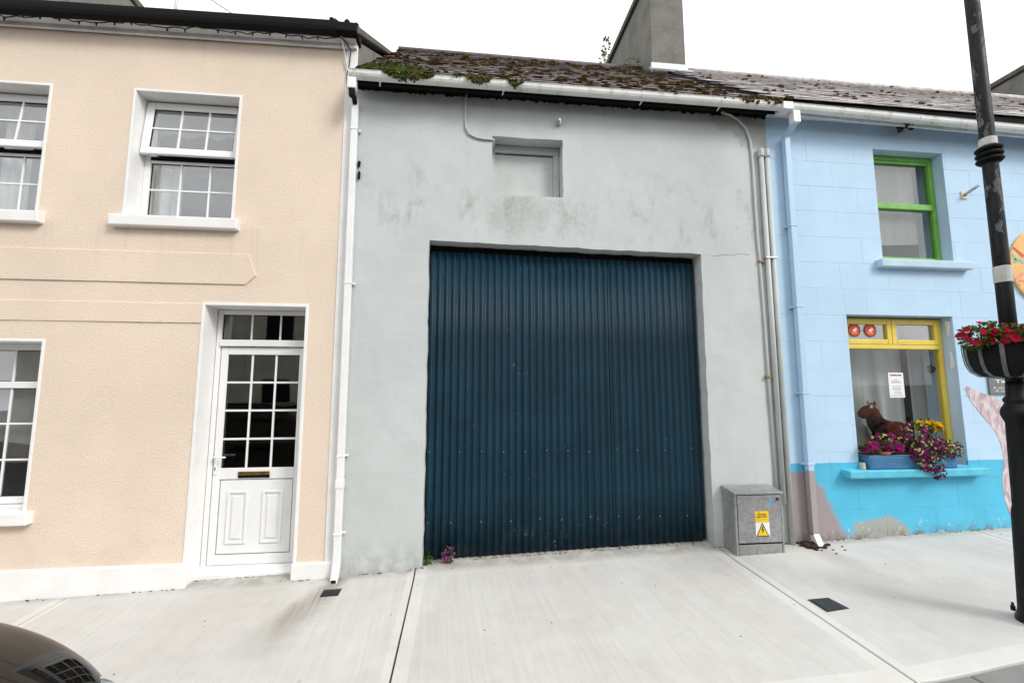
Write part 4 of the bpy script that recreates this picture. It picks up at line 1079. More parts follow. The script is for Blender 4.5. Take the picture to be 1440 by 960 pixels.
text_mesh('A today stop for your town', 0.040, 6.65, -0.0225, 1.630, 'lettering', 'sign_text', sg, width=0.88)
dc = thing('round_board', 'round orange painted board with pink and teal figures on blue wall', 'board', (7.11, -0.03, 3.15))
def circ(cx_, cz_, r_, n=40, wob=0.0): return [(cx_ + r_*(1+wob*math.sin(3*i))*math.cos(2*math.pi*i/n), cz_ + r_*(1+wob*math.sin(5*i))*math.sin(2*math.pi*i/n)) for i in range(n)]
MB().prism_y(circ(7.11, 3.15, 0.485), -0.030, -0.002).build('disc', 'orange_disc', dc, 0.006)
def fig(name, mat, pts, r_):
    for a, b in zip(pts, pts[1:]):
        d = Vector((b[0]-a[0], b[1]-a[1])); n_ = Vector((-d.y, d.x)).normalized()*r_; e_ = d.normalized()*r_*0.6
        MB().prism_y([(a[0]-e_.x-n_.x*.6, a[1]-e_.y-n_.y*.6), (b[0]+e_.x-n_.x, b[1]+e_.y-n_.y), (b[0]+e_.x+n_.x, b[1]+e_.y+n_.y), (a[0]-e_.x+n_.x*.6, a[1]-e_.y+n_.y*.6)], -0.0325, -0.0302).build(name, mat, dc)
fig('painted_figure', 'rust_red', [(6.692, 3.374), (6.805, 3.28)], 0.024)
fig('painted_figure', 'teal', [(6.675, 3.29), (6.69, 3.20)], 0.022); fig('painted_figure', 'teal', [(6.70, 3.235), (6.79, 3.205)], 0.024)
fig('painted_figure', 'pink', [(6.675, 2.995), (6.765, 3.05)], 0.018); fig('painted_figure', 'pink', [(6.72, 2.975), (6.84, 2.955)], 0.017); fig('painted_figure', 'pink', [(6.70, 2.965), (6.715, 2.91)], 0.013)
fig('painted_figure', 'rust_red', [(7.2, 3.3), (7.32, 3.2)], 0.024); fig('painted_figure', 'teal', [(7.15, 3.0), (7.3, 2.95)], 0.024)
MB().prism_y(circ(6.80, 2.862, 0.045, 14), -0.0325, -0.0302).build('painted_spot', 'teal', dc)

# ================================================================== ELECTRICITY CABINET
ec = thing('electricity_cabinet', 'weathered galvanised electricity cabinet with yellow warning labels against grey wall', 'cabinet', (3.02, -0.11, 0.0))
cx0, cx1, cyf, cyb = 2.768, 3.292, -0.222, -0.008
gzb = -0.03
MB().box(cx0, cx1, cyf+0.012, cyb, gzb, 0.592).build('body', 'galv', ec, 0.006)
MB().prism_x([(cyf-0.010, 0.5925), (cyf-0.010, 0.615), (cyb, 0.652), (cyb, 0.5925)], cx0-0.008, cx1+0.008).build('lid', 'galv', ec, 0.004)
MB().box(cx0+0.003, cx0+0.028, cyf+0.001, cyf+0.0115, gzb, 0.5915).build('corner_post', 'galv', ec, 0.003)
MB().box(cx1-0.022, cx1-0.003, cyf+0.001, cyf+0.0115, gzb, 0.5915).build('corner_post', 'galv', ec, 0.003)
bx('door_gap_shade', 'black', ec, cx0+0.0285, cx1-0.0225, cyf+0.006, cyf+0.0118, 0.104, 0.5905)  # black plate behind the door, its edge showing as a shaded gap
cd = MB().box(cx0+0.033, cx1-0.027, cyf-0.004, cyf+0.0112, 0.122, 0.583).build('door', 'galv', ec, 0.003)
bx('plinth_panel', 'galv', ec, cx0+0.033, cx1-0.027, cyf+0.004, cyf+0.0115, gzb, 0.104, 0.002)
yl = cyf - 0.0048
wsq = bx('white_label', 'paper', cd, 2.982, 3.134, yl, yl+0.0007, 0.182, 0.318)
MB().box(2.984, 3.129, yl-0.0008, yl+0.0006, 0.3195, 0.428).build('yellow_label', 'yellow_label', cd)
tri = lambda e_: [(2.985+e_*1.0, 0.182+e_*.6), (3.125-e_*1.0, 0.182+e_*.6), (3.055, 0.318-e_*1.25)]
MB().prism_y(tri(0), yl-0.0016, yl-0.0002).build('triangle_border', 'brown_ink', cd)
MB().prism_y(tri(0.014), yl-0.0022, yl-0.0012).build('warning_triangle', 'yellow_label', cd)
MB().prism_y([(3.058, 0.288), (3.040, 0.240), (3.056, 0.243), (3.048, 0.205), (3.074, 0.252), (3.058, 0.250), (3.070, 0.285)], yl-0.0028, yl-0.0018).build('lightning_bolt', 'brown_ink', cd)
text_mesh('DANGER', 0.024, 3.0565, yl-0.001, 0.388, 'lettering', 'brown_ink', cd, bold=0.0006)
text_mesh('KEEP AWAY', 0.022, 3.0565, yl-0.001, 0.365, 'lettering', 'brown_ink', cd, bold=0.0006)
MB().box(3.0, 3.115, yl-0.0014, yl-0.0007, 0.344, 0.3465).build('label_rule', 'brown_ink', cd)
MB().box(3.02, 3.035, yl-0.0014, yl-0.0007, 0.412, 0.419).build('label_mark', 'brown_ink', cd)
M['blue_sticker'] = plain('blue_sticker', (0.06, 0.36, 0.60), 0.5)
MB().prism_y(circ(3.156, 0.517, 0.020, 14, 0.1), yl, yl+0.0009).build('sticker', 'blue_sticker', cd)
MB().tube([(3.235, yl+0.001, 0.545), (3.235, yl-0.010, 0.545)], 0.016, 12).build('lock', 'cast_iron', cd)

# ================================================================== LAMP POST
LX, LY = 4.05, -1.76
gz = ground(LX, LY)
lp = thing('lamp_post', 'tall flaking black lamp post with thick base on pavement edge', 'lamp post', (LX, LY, gz))
def leanx(z): return LX + 0.0145*z
def lean(o):
    for v in o.data.vertices: v.co.x += 0.0145*v.co.z
    return o
lean(MB().lathe([(0.049, 1.55), (0.049, 2.4), (0.047, 4.0), (0.045, 6.4), (0.02, 6.45)], LX, LY, 20).build('pole', 'pole', lp, smooth=True))
lean(MB().lathe([(0.128, gz-0.03), (0.128, gz+0.02), (0.117, gz+0.04), (0.111, gz+0.07), (0.106, gz+0.25), (0.093, 0.75), (0.088, 0.79), (0.083, 0.81), (0.073, 1.40), (0.080, 1.42), (0.093, 1.455), (0.095, 1.48), (0.086, 1.51), (0.073, 1.53), (0.065, 1.545), (0.074, 1.56), (0.074, 1.575), (0.056, 1.60), (0.054, 1.66), (0.050, 1.70)], LX, LY, 24).build('base', 'pole', lp, smooth=True))
for i, z in enumerate((3.425, 3.470, 3.515)):
    lean(MB().lathe([(0.048, z-0.024), (0.068, z-0.020), (0.082, z-0.006), (0.082, z+0.006), (0.068, z+0.018), (0.048, z+0.021)], LX, LY, 20).build('collar', 'black', lp, smooth=True))
lean(MB().lathe([(0.0495, 3.54), (0.054, 3.545), (0.054, 3.60), (0.0495, 3.605)], LX, LY, 18).build('tape_band', 'tape', lp))
lean(MB().lathe([(0.0495, 2.448), (0.053, 2.45), (0.053, 2.570), (0.0495, 2.574)], LX, LY, 18).build('tape_band', 'tape', lp))
for a in (200, 250, 300, 20, 110):
    t = R(a); x, y = LX + 0.136*math.cos(t), LY + 0.136*math.sin(t)
    MB().lathe([(0.014, gz+0.03), (0.014, gz+0.062), (0.008, gz+0.066), (0.008, gz+0.085), (0.003, gz+0.087)], x, y, 6).build('anchor_bolt', 'pole', lp)
bx('inspection_door', 'pole', lp, LX-0.05, LX+0.05, LY-0.112, LY-0.100, 0.28, 0.66, 0.006)
# half baskets strapped either side of the pole
def basket(label, sgn):
    RZ_, RB, rr = 1.985, 1.735, 0.255; bxn = leanx(1.9) + sgn*0.012
    b = thing('hanging_basket', label, 'basket', (bxn, LY, RB))
    a0, a1 = (90, 270) if sgn < 0 else (-90, 90)
    A = [R(a0 + (a1-a0)*i/18) for i in range(19)]
    pf = [(0.995, RZ_ - 0.01), (0.985, RZ_ - 0.08), (0.95, RZ_ - 0.15), (0.86, RZ_ - 0.205), (0.68, RZ_ - 0.24), (0.3, RZ_ - 0.252)]
    vs = []; fs = []
    for r_, z in pf:
        for t in A: vs.append((bxn + rr*r_*math.cos(t)*0.985, LY + rr*r_*math.sin(t)*0.985, z))
    n_ = 19
    for i in range(len(pf)-1):
        for j in range(n_-1): a = i*n_+j; fs.append((a, a+n_, a+n_+1, a+1))
    fs.append(tuple((len(pf)-1)*n_ + j for j in range(n_)))
    o0 = len(vs)
    for r_, z in pf: vs.append((bxn, LY - rr*r_*0.985, z)); 
    fs.append(tuple(i*n_ for i in range(len(pf))) + tuple(i*n_ + n_-1 for i in range(len(pf)-1, -1, -1)))
    fs.append(tuple(j for j in range(n_)))
    vs = vs[:o0]
    MB().add(vs, fs).build('liner', 'liner', b)
    ring = [(bxn + rr*math.cos(t), LY + rr*math.sin(t), RZ_) for t in A]
    ring.append(ring[0]); MB().tube(ring, 0.0075, 6).build('rim', 'basket_bar', b, smooth=True)
    for k_ in range(7):
        t = R(a0 + (a1-a0)*(k_+0.25)/6.5); d = Vector((math.cos(t), math.sin(t), 0)); n2 = Vector((-math.sin(t), math.cos(t), 0))*0.0125
        vs = []; fs = []
        for r_, z in pf:
            p = Vector((bxn, LY, z)) + d*rr*r_*1.0; q = Vector((bxn, LY, z-0.004)) + d*(rr*r_*1.0+0.005)
            vs += [p-n2, p+n2, q+n2, q-n2]
        for i in range(len(pf)-1):
            for j in range(4): a = i*4+j; c_ = i*4+(j+1) % 4; fs.append((a, c_, c_+4, a+4))
        MB().add(vs, fs).build('strap', 'basket_bar', b)
    bx('clamp', 'steel', b, bxn + (0.0 if sgn > 0 else -0.05), bxn + (0.05 if sgn > 0 else 0.0), LY-0.06, LY-0.045, 1.80, 1.83, 0.003)
    return b
basket('black lined half basket on the lamp post side toward the yellow window', -1)
basket('black lined half basket on the lamp post side away from the yellow window', 1)

# ================================================================== FLOWERS
def leafquad(mb, p, d, n_, ln, wd):
    d = d.normalized(); s_ = d.cross(n_).normalized()*wd; u_ = n_.normalized()*ln*0.12
    p = Vector(p); mb.add([p, p + d*ln*.5 + s_ + u_, p + d*ln, p + d*ln*.5 - s_ + u_, p + d*ln*.5], [(0, 4, 1), (4, 2, 1), (0, 3, 4), (4, 3, 2)])
def flower(mb, p, nrm, r_, petals=5, cup=0.3):
    nrm = nrm.normalized(); a = nrm.orthogonal().normalized(); b = nrm.cross(a); ph = random.random()*6
    for i in range(petals):
        t = ph + 2*math.pi*i/petals; d = a*math.cos(t) + b*math.sin(t); s_ = (b*math.cos(t) - a*math.sin(t))*r_*0.52
        P = Vector(p); mb.add([P, P + d*r_*.6 + s_ + nrm*r_*cup*.7, P + d*r_ + nrm*r_*cup*(1+random.uniform(-.4, .4)), P + d*r_*.6 - s_ + nrm*r_*cup*.7], [(0, 1, 2), (0, 2, 3)])
rv = lambda: Vector((random.gauss(0, 1), random.gauss(0, 1), random.gauss(0, 1))).normalized()
def plant(name, label, cat, lobes, leafmat, nleaf, lsize, fl, root, stems=10, front=(0, -1, 0.3)):
    """lobes: (centre, (rx,ry,rz)); fl: list of (material, count, radius, petals)"""
    t = thing(name, label, cat, root)
    vol = [rx*rz + rx*ry for _, (rx, ry, rz) in lobes]
    def sample(k_=0.9):
        c, (rx, ry, rz) = random.choices(lobes, vol)[0]; d = rv(); q = random.uniform(0.35, 1.0)**0.5
        return Vector((c[0] + d.x*rx*q, c[1] + d.y*ry*q, c[2] + d.z*rz*q)), d
    mb = MB()
    for i in range(nleaf):
        p, d = sample(); dd = (d + rv()*0.9).normalized(); leafquad(mb, p, dd, (d + Vector((0, 0, .6)) + rv()*.5), lsize*random.uniform(.6, 1.3), lsize*.3)
    mb.build('foliage', leafmat, t, kind='stuff')
    sm = MB()
    for i in range(stems):
        p, d = sample(); r0 = Vector(root) + Vector((random.uniform(-.03, .03), random.uniform(-.01, .01), 0)); sm.tube([r0, (r0+p)/2 + Vector((0, 0, .02)), p], 0.0022, 4)
    if stems: sm.build('stems', leafmat, t, kind='stuff')
    for fm, n_, r_, pe in fl:
        mb = MB()
        for i in range(n_):
            p, d = sample(); nn = (d*0.8 + Vector(front) + rv()*.45); p = p + d*lsize*0.2
            flower(mb, p, nn, r_*random.uniform(.75, 1.2), pe)
        mb.build('blossoms', fm, t, kind='stuff')
    return t
for sgn, lab in ((-1, 'red flowering bedding plants filling the basket toward the yellow window'), (1, 'red flowering bedding plants filling the basket away from the yellow window')):
    bxn = leanx(2.0); c0 = bxn + sgn*0.135
    lob = [((c0, LY-0.10, 2.02), (0.13, 0.16, 0.075)), ((c0 + sgn*0.09, LY-0.03, 2.05), (0.10, 0.16, 0.08)), ((c0 - sgn*0.04, LY-0.15, 2.03), (0.10, 0.09, 0.07))]
    if sgn < 0: lob += [((c0-0.17, LY-0.02, 2.03), (0.07, 0.10, 0.075)), ((c0-0.22, LY-0.02, 1.98), (0.045, 0.06, 0.025))]
    plant('red_flowers', lab, 'flowers', lob, 'leafgreen', 620, 0.042, [('red_petal', 95, 0.026, 5)], (c0, LY-0.05, 1.965), 14)
# window box
tb = thing('window_trough', 'ribbed blue plastic planting trough on the cyan window sill', 'planter', (5.0, 0, 0.787))
def trough(x0, x1, y0, y1, z0, z1, e_):
    return MB().hexa([(x0+e_, y0+e_*.5, z0), (x1-e_, y0+e_*.5, z0), (x1-e_, y1, z0), (x0+e_, y1, z0), (x0, y0, z1), (x1, y0, z1), (x1, y1, z1), (x0, y1, z1)])
trough(4.445, 5.560, -0.085, 0.110, 0.7865, 0.925, 0.018).build('body', 'trough', tb, 0.012)
for i in range(7):
    z = 0.805 + i*0.0165; f_ = (z-0.7865)/0.1385; y = -0.085 + 0.009*(1-f_)
    MB().tube([(4.47, y, z), (5.535, y, z)], 0.0045, 6).build('rib', 'trough', tb)
MB().box(4.438, 5.567, -0.092, 0.112, 0.925, 0.940).build('rim', 'trough', tb, 0.005)
bx('soil', 'soil', tb, 4.46, 5.545, -0.075, 0.105, 0.9405, 0.947)
plant('magenta_petunia', 'bright magenta petunias at the end of the blue trough nearest the downpipe', 'flowers',
      [((4.51, -0.05, 1.02), (0.09, 0.08, 0.05)), ((4.74, -0.06, 1.035), (0.15, 0.07, 0.05))], 'leafgreen', 220, 0.045, [('magenta', 34, 0.042, 5)], (4.62, -0.01, 0.945), 8)
plant('variegated_petunia', 'tall purple and cream edged petunias in the middle of the blue trough', 'flowers',
      [((4.74, -0.03, 1.08), (0.22, 0.09, 0.08)), ((5.08, -0.05, 1.15), (0.17, 0.1, 0.15)), ((5.20, -0.07, 1.02), (0.20, 0.1, 0.15))], 'leafdark', 560, 0.036, [('purple', 100, 0.024, 5), ('cream_petal', 110, 0.014, 4), ('magenta', 24, 0.024, 5)], (5.05, -0.01, 0.945), 14)
plant('trailing_petunia', 'dark purple petunias trailing over the front of the blue trough', 'flowers',
      [((5.15, -0.13, 0.86), (0.17, 0.05, 0.11)), ((5.22, -0.15, 0.75), (0.07, 0.04, 0.07)), ((5.42, -0.10, 1.0), (0.17, 0.09, 0.09)), ((5.05, -0.13, 0.95), (0.14, 0.05, 0.09))], 'leafdark', 560, 0.03, [('purple', 100, 0.021, 5), ('cream_petal', 110, 0.013, 4), ('magenta', 18, 0.02, 5)], (5.25, -0.06, 0.945), 16)
plant('yellow_flowers', 'yellow daisy-like flowers rising behind the purple petunias', 'flowers',
      [((5.30, 0.02, 1.245), (0.12, 0.05, 0.06)), ((5.42, 0.02, 1.23), (0.07, 0.05, 0.04))], 'leafgreen', 60, 0.05, [('yellow_petal', 30, 0.034, 7)], (5.35, 0.03, 0.945), 12)
pot = thing('terracotta_saucer', 'terracotta saucer among the magenta petunias in the trough', 'saucer', (4.66, -0.06, 0.947))
MB().lathe([(0.06, 0.9475), (0.085, 0.975), (0.082, 0.978), (0.055, 0.953)], 4.66, -0.045, 16).build('dish', 'terracotta', pot, smooth=True)
tag(bx('wooden_wedge', 'bracket', None, 4.404, 4.437, -0.05, 0.03, 0.7865, 0.855, 0.004), 'small pale wooden block at the end of the blue trough', 'block')
# inside the yellow window
bx('window_board', 'white_paint', wl, lx0+0.005, lx1-0.005, 0.207, 0.43, 0.83, 0.86, 0.006)
hz = thing('toy_horse', 'chestnut plush toy horse with pale mane standing behind the yellow window', 'toy', (4.9, 0.29, 0.86))
def skin(name, mat, parent, verts, edges, radii, root=0, sub=2):
    me = bpy.data.meshes.new(name); me.from_pydata(verts, edges, []); me.update()
    o = bpy.data.objects.new(name, me); C.objects.link(o); me.materials.append(M[mat]); attach(o, parent)
    sk = o.modifiers.new('skin', 'SKIN'); sk.use_smooth_shade = True
    if not me.skin_vertices: 
        bm = bmesh.new(); bm.from_mesh(me); bm.verts.layers.skin.verify(); bm.to_mesh(me); bm.free()
    for i, r_ in enumerate(radii):
        d = me.skin_vertices[0].data[i]; d.radius = (r_, r_) if not isinstance(r_, tuple) else r_; d.use_root = (i == root)
    if sub:
        sb = o.modifiers.new('sub', 'SUBSURF'); sb.levels = sub; sb.render_levels = sub
    return o
hy = 0.285
V_ = [(5.06, hy, 1.19), (4.92, hy, 1.19), (4.83, hy, 1.25), (4.80, hy, 1.36), (4.775, hy, 1.435), (4.715, hy, 1.415), (4.665, hy, 1.365), (4.640, hy, 1.345),
      (5.17, hy, 1.20), (5.22, hy, 1.17), (5.245, hy, 1.05),
      (4.88, hy-0.045, 1.10), (4.87, hy-0.05, 0.90), (4.88, hy+0.045, 1.10), (4.87, hy+0.05, 0.90),
      (5.16, hy-0.045, 1.10), (5.17, hy-0.05, 0.90), (5.16, hy+0.045, 1.10), (5.17, hy+0.05, 0.90)]
E_ = [(0, 1), (1, 2), (2, 3), (3, 4), (4, 5), (5, 6), (6, 7), (0, 8), (1, 11), (11, 12), (1, 13), (13, 14), (8, 15), (15, 16), (8, 17), (17, 18)]
V2 = [v for i, v in enumerate(V_) if i not in (9, 10)]; mp_ = {i: j for j, i in enumerate([i for i in range(len(V_)) if i not in (9, 10)])}
E2 = [(mp_[a], mp_[b]) for a, b in E_]
skin('body', 'horse', hz, V2, E2, [0.092, 0.100, 0.098, 0.082, 0.080, 0.066, 0.056, 0.050, 0.088, 0.042, 0.036, 0.042, 0.036, 0.042, 0.036, 0.042, 0.036])
mane = MB()
for i in range(46):
    t = i/45; px = 4.76 + 0.10*t if t < .5 else 4.81 + 0.06*t; pz = 1.50 - 0.05*(t-.2)**2*4 if t < .5 else 1.48 - 0.30*(t-.5)
    leafquad(mane, (px, hy + random.uniform(-.03, .03), pz - 0.015), Vector((random.uniform(-.4, .9), random.uniform(-.6, .6), random.uniform(0.0, .5))), Vector((0, 0, 1)), 0.06, 0.012)
mane.build('mane', 'cream_plush', hz, kind='stuff')
for sg_ in (-1, 1):
    MB().blob((4.795, hy + sg_*0.045, 1.503), 0.014, 0.012, 0.030, 0.0).build('ear', 'horse', hz, smooth=True)
    MB().blob((4.715, hy + sg_*0.052, 1.432), 0.010, 0.006, 0.010, 0.0).build('eye', 'dark_plush', hz, smooth=True)
MB().blob((4.742, hy-0.050, 1.455), 0.022, 0.012, 0.026, 0.1).build('blaze', 'cream_plush', hz, smooth=True)
MB().tube([(5.23, hy, 1.21), (5.28, hy, 1.17), (5.29, hy, 1.06)], [0.02, 0.024, 0.01], 8).build('tail', 'cream_plush', hz, smooth=True)
for ch_ in hz.children:
    for v_ in ch_.data.vertices: v_.co.x += 0.10; v_.co.z = 0.86 + (v_.co.z-0.86)*0.99
tag(MB().blob((4.50, 0.30, 1.02), 0.11, 0.07, 0.155, 0.06, 3).build('white_cushion', 'net', None, smooth=True), 'soft white cushion on the window board beside the toy horse', 'cushion')
bx_l = thing('opening_times_notice', 'white paper notice with opening times taped inside the yellow window', 'notice', (5.115, 0.15, 1.56))
yn = Yl + 0.0175
bx('sheet', 'paper', bx_l, 5.018, 5.216, yn, yn+0.0012, 1.565, 1.858)
text_mesh('Opening times', 0.026, 5.117, yn-0.0008, 1.822, 'heading', 'ink', bx_l, bold=0.0008)
for i, (z, a, b, mt) in enumerate(((1.775, .06, .12, 'red_ink'), (1.755, .03, .15, 'red_ink'), (1.742, .03, .16, 'ink'), (1.700, .03, .16, 'green_ink'), (1.680, .05, .15, 'ink'), (1.660, .03, .16, 'ink'), (1.640, .06, .15, 'green_ink'), (1.618, .06, .16, 'ink'), (1.590, .02, .18, 'ink'))):
    MB().box(5.018+a, 5.018+b, yn-0.0012, yn-0.0004, z-0.0022, z+0.0022).build('print_line', mt, bx_l)
for i, xc in enumerate((4.618, 4.826)):
    st = thing('round_sticker', ('round red sticker with white bird mark, nearer the downpipe' if i == 0 else 'round red sticker with white bird mark, nearer the window mullion'), 'sticker', (xc, Yl, 2.357), 'red stickers on the yellow window vent')
    ys = Yl + 0.0065; zc = 2.357
    MB().prism_y(circ(xc, zc, 0.082, 28), ys, ys+0.002).build('rim', 'ink', st)
    MB().prism_y(circ(xc, zc, 0.070, 28), ys-0.0012, ys-0.0002).build('disc', 'red_disc', st)
    MB().prism_y([(xc-0.03, zc-0.008), (xc+0.01, zc-0.02), (xc+0.034, zc+0.0), (xc+0.04, zc+0.035), (xc+0.022, zc+0.012), (xc+0.012, zc+0.04), (xc+0.0, zc+0.012), (xc-0.012, zc+0.01)], ys-0.0022, ys-0.0013).build('bird_mark', 'paper', st)
    MB().prism_y([(xc-0.035, zc-0.038), (xc+0.035, zc-0.038), (xc+0.03, zc-0.028), (xc-0.03, zc-0.028)], ys-0.0022, ys-0.0013).build('word_mark', 'yellow_label', st)
hk = thing('hanging_ornament', 'small dark ornament hanging on a thread in the yellow window', 'ornament', (5.66, 0.22, 1.9))
MB().tube([(5.665, 0.21, 2.15), (5.665, 0.21, 1.95)], 0.002, 5).build('thread', 'cable', hk)
MB().blob((5.665, 0.21, 1.905), 0.05, 0.03, 0.05, 0.2, 2).build('body', 'black', hk, smooth=True)

# ================================================================== STREET DETAILS
def flatpiece(name, mat, parent, quad, h0, h1, bevel=0.0):
    return MB().hexa([(x, y, ground(x, y)+h0) for x, y in quad] + [(x, y, ground(x, y)+h1) for x, y in quad]).build(name, mat, parent, bevel)
gl = thing('gully_grate', 'small black slotted drain grate below the white downpipe', 'drain', (-1.1, -0.34, ground(-1.1, -.34)))
gx0, gx1, gy0, gy1 = -1.178, -1.028, -0.405, -0.285
flatpiece('tray', 'black', gl, [(gx0, gy0), (gx1, gy0), (gx1, gy1), (gx0, gy1)], -0.004, 0.003)
for i in range(8):
    x = gx0 + 0.006 + (gx1-gx0-0.012)*i/7; flatpiece('grate_bar', 'cast_iron', gl, [(x-0.0045, gy0), (x+0.0045, gy0), (x+0.0045, gy1), (x-0.0045, gy1)], 0.003, 0.010)
cv = thing('stopcock_cover', 'square dark iron access cover set in the pavement', 'cover', (2.9, -1.2, ground(2.9, -1.2)))
flatpiece('frame', 'cast_iron', cv, [(2.805, -1.305), (3.005, -1.292), (2.985, -1.112), (2.802, -1.112)], -0.004, 0.004)
flatpiece('lid', 'cast_iron', cv, [(2.822, -1.288), (2.988, -1.278), (2.970, -1.127), (2.818, -1.127)], 0.0042, 0.008, 0.002)
for i in range(5):
    for j in range(5):
        x, y = 2.838 + 0.029*i, -1.268 + 0.029*j; flatpiece('stud', 'cast_iron', cv, [(x-.006, y), (x, y-.006), (x+.006, y), (x, y+.006)], 0.0081, 0.0105)
# weeds at the foot of the doors
plant('pink_weed', 'pink flowering weed growing at the foot of the garage doors', 'weed', [((-0.10, 0.035, 0.02), (0.06, 0.03, 0.055)), ((-0.09, 0.03, 0.06), (0.05, 0.03, 0.05))], 'leafdark', 60, 0.035, [('valerian', 48, 0.012, 5)], (-0.10, 0.05, ground(-0.10, 0.05)), 8)
plant('green_weed', 'small leafy green weed in the corner of the garage opening', 'weed', [((-0.298, 0.05, 0.0), (0.035, 0.03, 0.05))], 'leafgreen', 60, 0.03, [], (-0.30, 0.06, ground(-0.30, 0.06)), 5)
plant('chimney_weed', 'wispy dry weed growing from the chimney edge above the garage roof', 'weed', [((3.24, 4.75, 9.28), (0.10, 0.12, 0.16)), ((3.20, 4.6, 9.5), (0.10, 0.1, 0.18))], 'dry_leaf', 70, 0.09, [], (3.26, 4.8, 9.12), 16)
plant('roof_weed', 'rusty tuft of moss and weed where the chimney meets the garage roof', 'weed', [((3.05, 2.70, 7.60), (0.16, 0.1, 0.05))], 'dry_leaf', 60, 0.05, [], (3.05, 2.7, 7.53), 6)
lt = MB()
for i in range(90):
    x = random.choice([random.gauss(3.65, 0.04), random.gauss(3.76, 0.05)]); y = -abs(random.gauss(0.09, 0.05)); r_ = random.uniform(0.008, 0.024)
    lt.blob((x, y, ground(x, y) + r_*0.5), r_*1.5, r_, r_*0.7, 0.4)
for i in range(6):
    x, y = random.gauss(3.86, 0.12), random.gauss(-0.2, 0.06); lt.blob((x, y, ground(x, y)+0.004), 0.014, 0.01, 0.006, 0.4)
o = lt.build('leaf_litter', 'litter', kind='stuff'); o['label'] = 'dark rotting leaf litter at the foot of the blue downpipe'; o['category'] = 'litter'
lt = MB()
for i in range(45):
    x, y = random.uniform(-3.5, 6.5), -random.random()**1.6*1.8 - 0.02
    r_ = random.uniform(0.002, 0.005); lt.blob((x, y, ground(x, y)+r_*.4), r_*1.4, r_, r_*0.6, 0.4)
for i in range(140):
    x, y = random.uniform(-0.3, 2.6), 0.10 + random.gauss(0, 0.015); r_ = random.uniform(0.002, 0.006); lt.blob((x, y, ground(x, y)+r_*.4), r_*1.6, r_, r_*0.7, 0.4)
for i in range(420):
    x = random.uniform(-4.6, 6.6)
    if -0.3 < x < 2.65 or mnoise.noise(Vector((x*2.2, 0, 3))) < -0.1: continue
    yb_ = -0.034 if (x < -2.48 or -1.556 < x < -1.17) else -0.006
    if -2.48 <= x <= -1.556: yb_ = 0.125
    y = yb_ - abs(random.gauss(0, 0.010)); r_ = random.uniform(0.002, 0.007); lt.blob((x, y, ground(x, y)+r_*.3), r_*2.0, r_, r_*0.6, 0.4)
o = lt.build('grit', 'litter', kind='stuff'); o['label'] = 'scattered dark grit and crumbs on the pale concrete pavement'; o['category'] = 'grit'

# ================================================================== PARKED CAR (its front corner is in view)
NX, CY = -0.99, -3.52
car = thing('parked_car', 'dark metallic car parked along the kerb, nose by the cream house', 'car', (NX-2.1, CY, road(NX-2.1, CY)))
RZc = road(NX-2.0, CY)
st_u = [0.0, 0.05, 0.16, 0.32, 0.55, 0.85, 1.2, 1.5, 2.2, 3.0, 3.7, 4.05, 4.2, 4.25]
st_w = [0.42, 0.52, 0.64, 0.745, 0.835, 0.895, 0.92, 0.93, 0.93, 0.925, 0.90, 0.84, 0.74, 0.60]
st_c = [0.62, 0.70, 0.77, 0.825, 0.885, 0.94, 0.975, 0.99, 0.99, 0.99, 0.98, 0.95, 0.90, 0.80]
st_e = [0.585, 0.655, 0.71, 0.755, 0.81, 0.85, 0.875, 0.89, 0.89, 0.90, 0.90, 0.88, 0.84, 0.74]
st_b = [0.18, 0.10, 0.04, 0.0, -0.02, -0.03, -0.03, -0.03, -0.03, -0.03, -0.02, 0.02, 0.08, 0.16]
vs = []; fs = []
for u, w_, c_, e_, b_ in zip(st_u, st_w, st_c, st_e, st_b):
    x = NX - u
    hp = [(0, c_), (0.35, c_ - 0.004), (0.66, c_*0.35 + e_*0.65 + 0.018), (0.76, e_ + 0.018), (0.90, e_ - 0.012), (0.985, e_ - 0.085), (1.0, e_ - 0.20), (0.985, b_*0.5 + 0.16), (0.94, b_ + 0.02), (0.85, b_ - 0.03)]
    vs += [(x, CY + a*w_, z) for a, z in hp] + [(x, CY - a*w_, z) for a, z in reversed(hp[1:])]
npr = 19
for i in range(len(st_u)-1):
    for j in range(npr):
        a, b = i*npr + j, i*npr + (j+1) % npr; fs.append((a, b, b+npr, a+npr))
fs.append(tuple(range(npr-1, -1, -1))); fs.append(tuple((len(st_u)-1)*npr + j for j in range(npr)))
MB().add(vs, fs).build('body', 'car', car, smooth=True, subd=2)
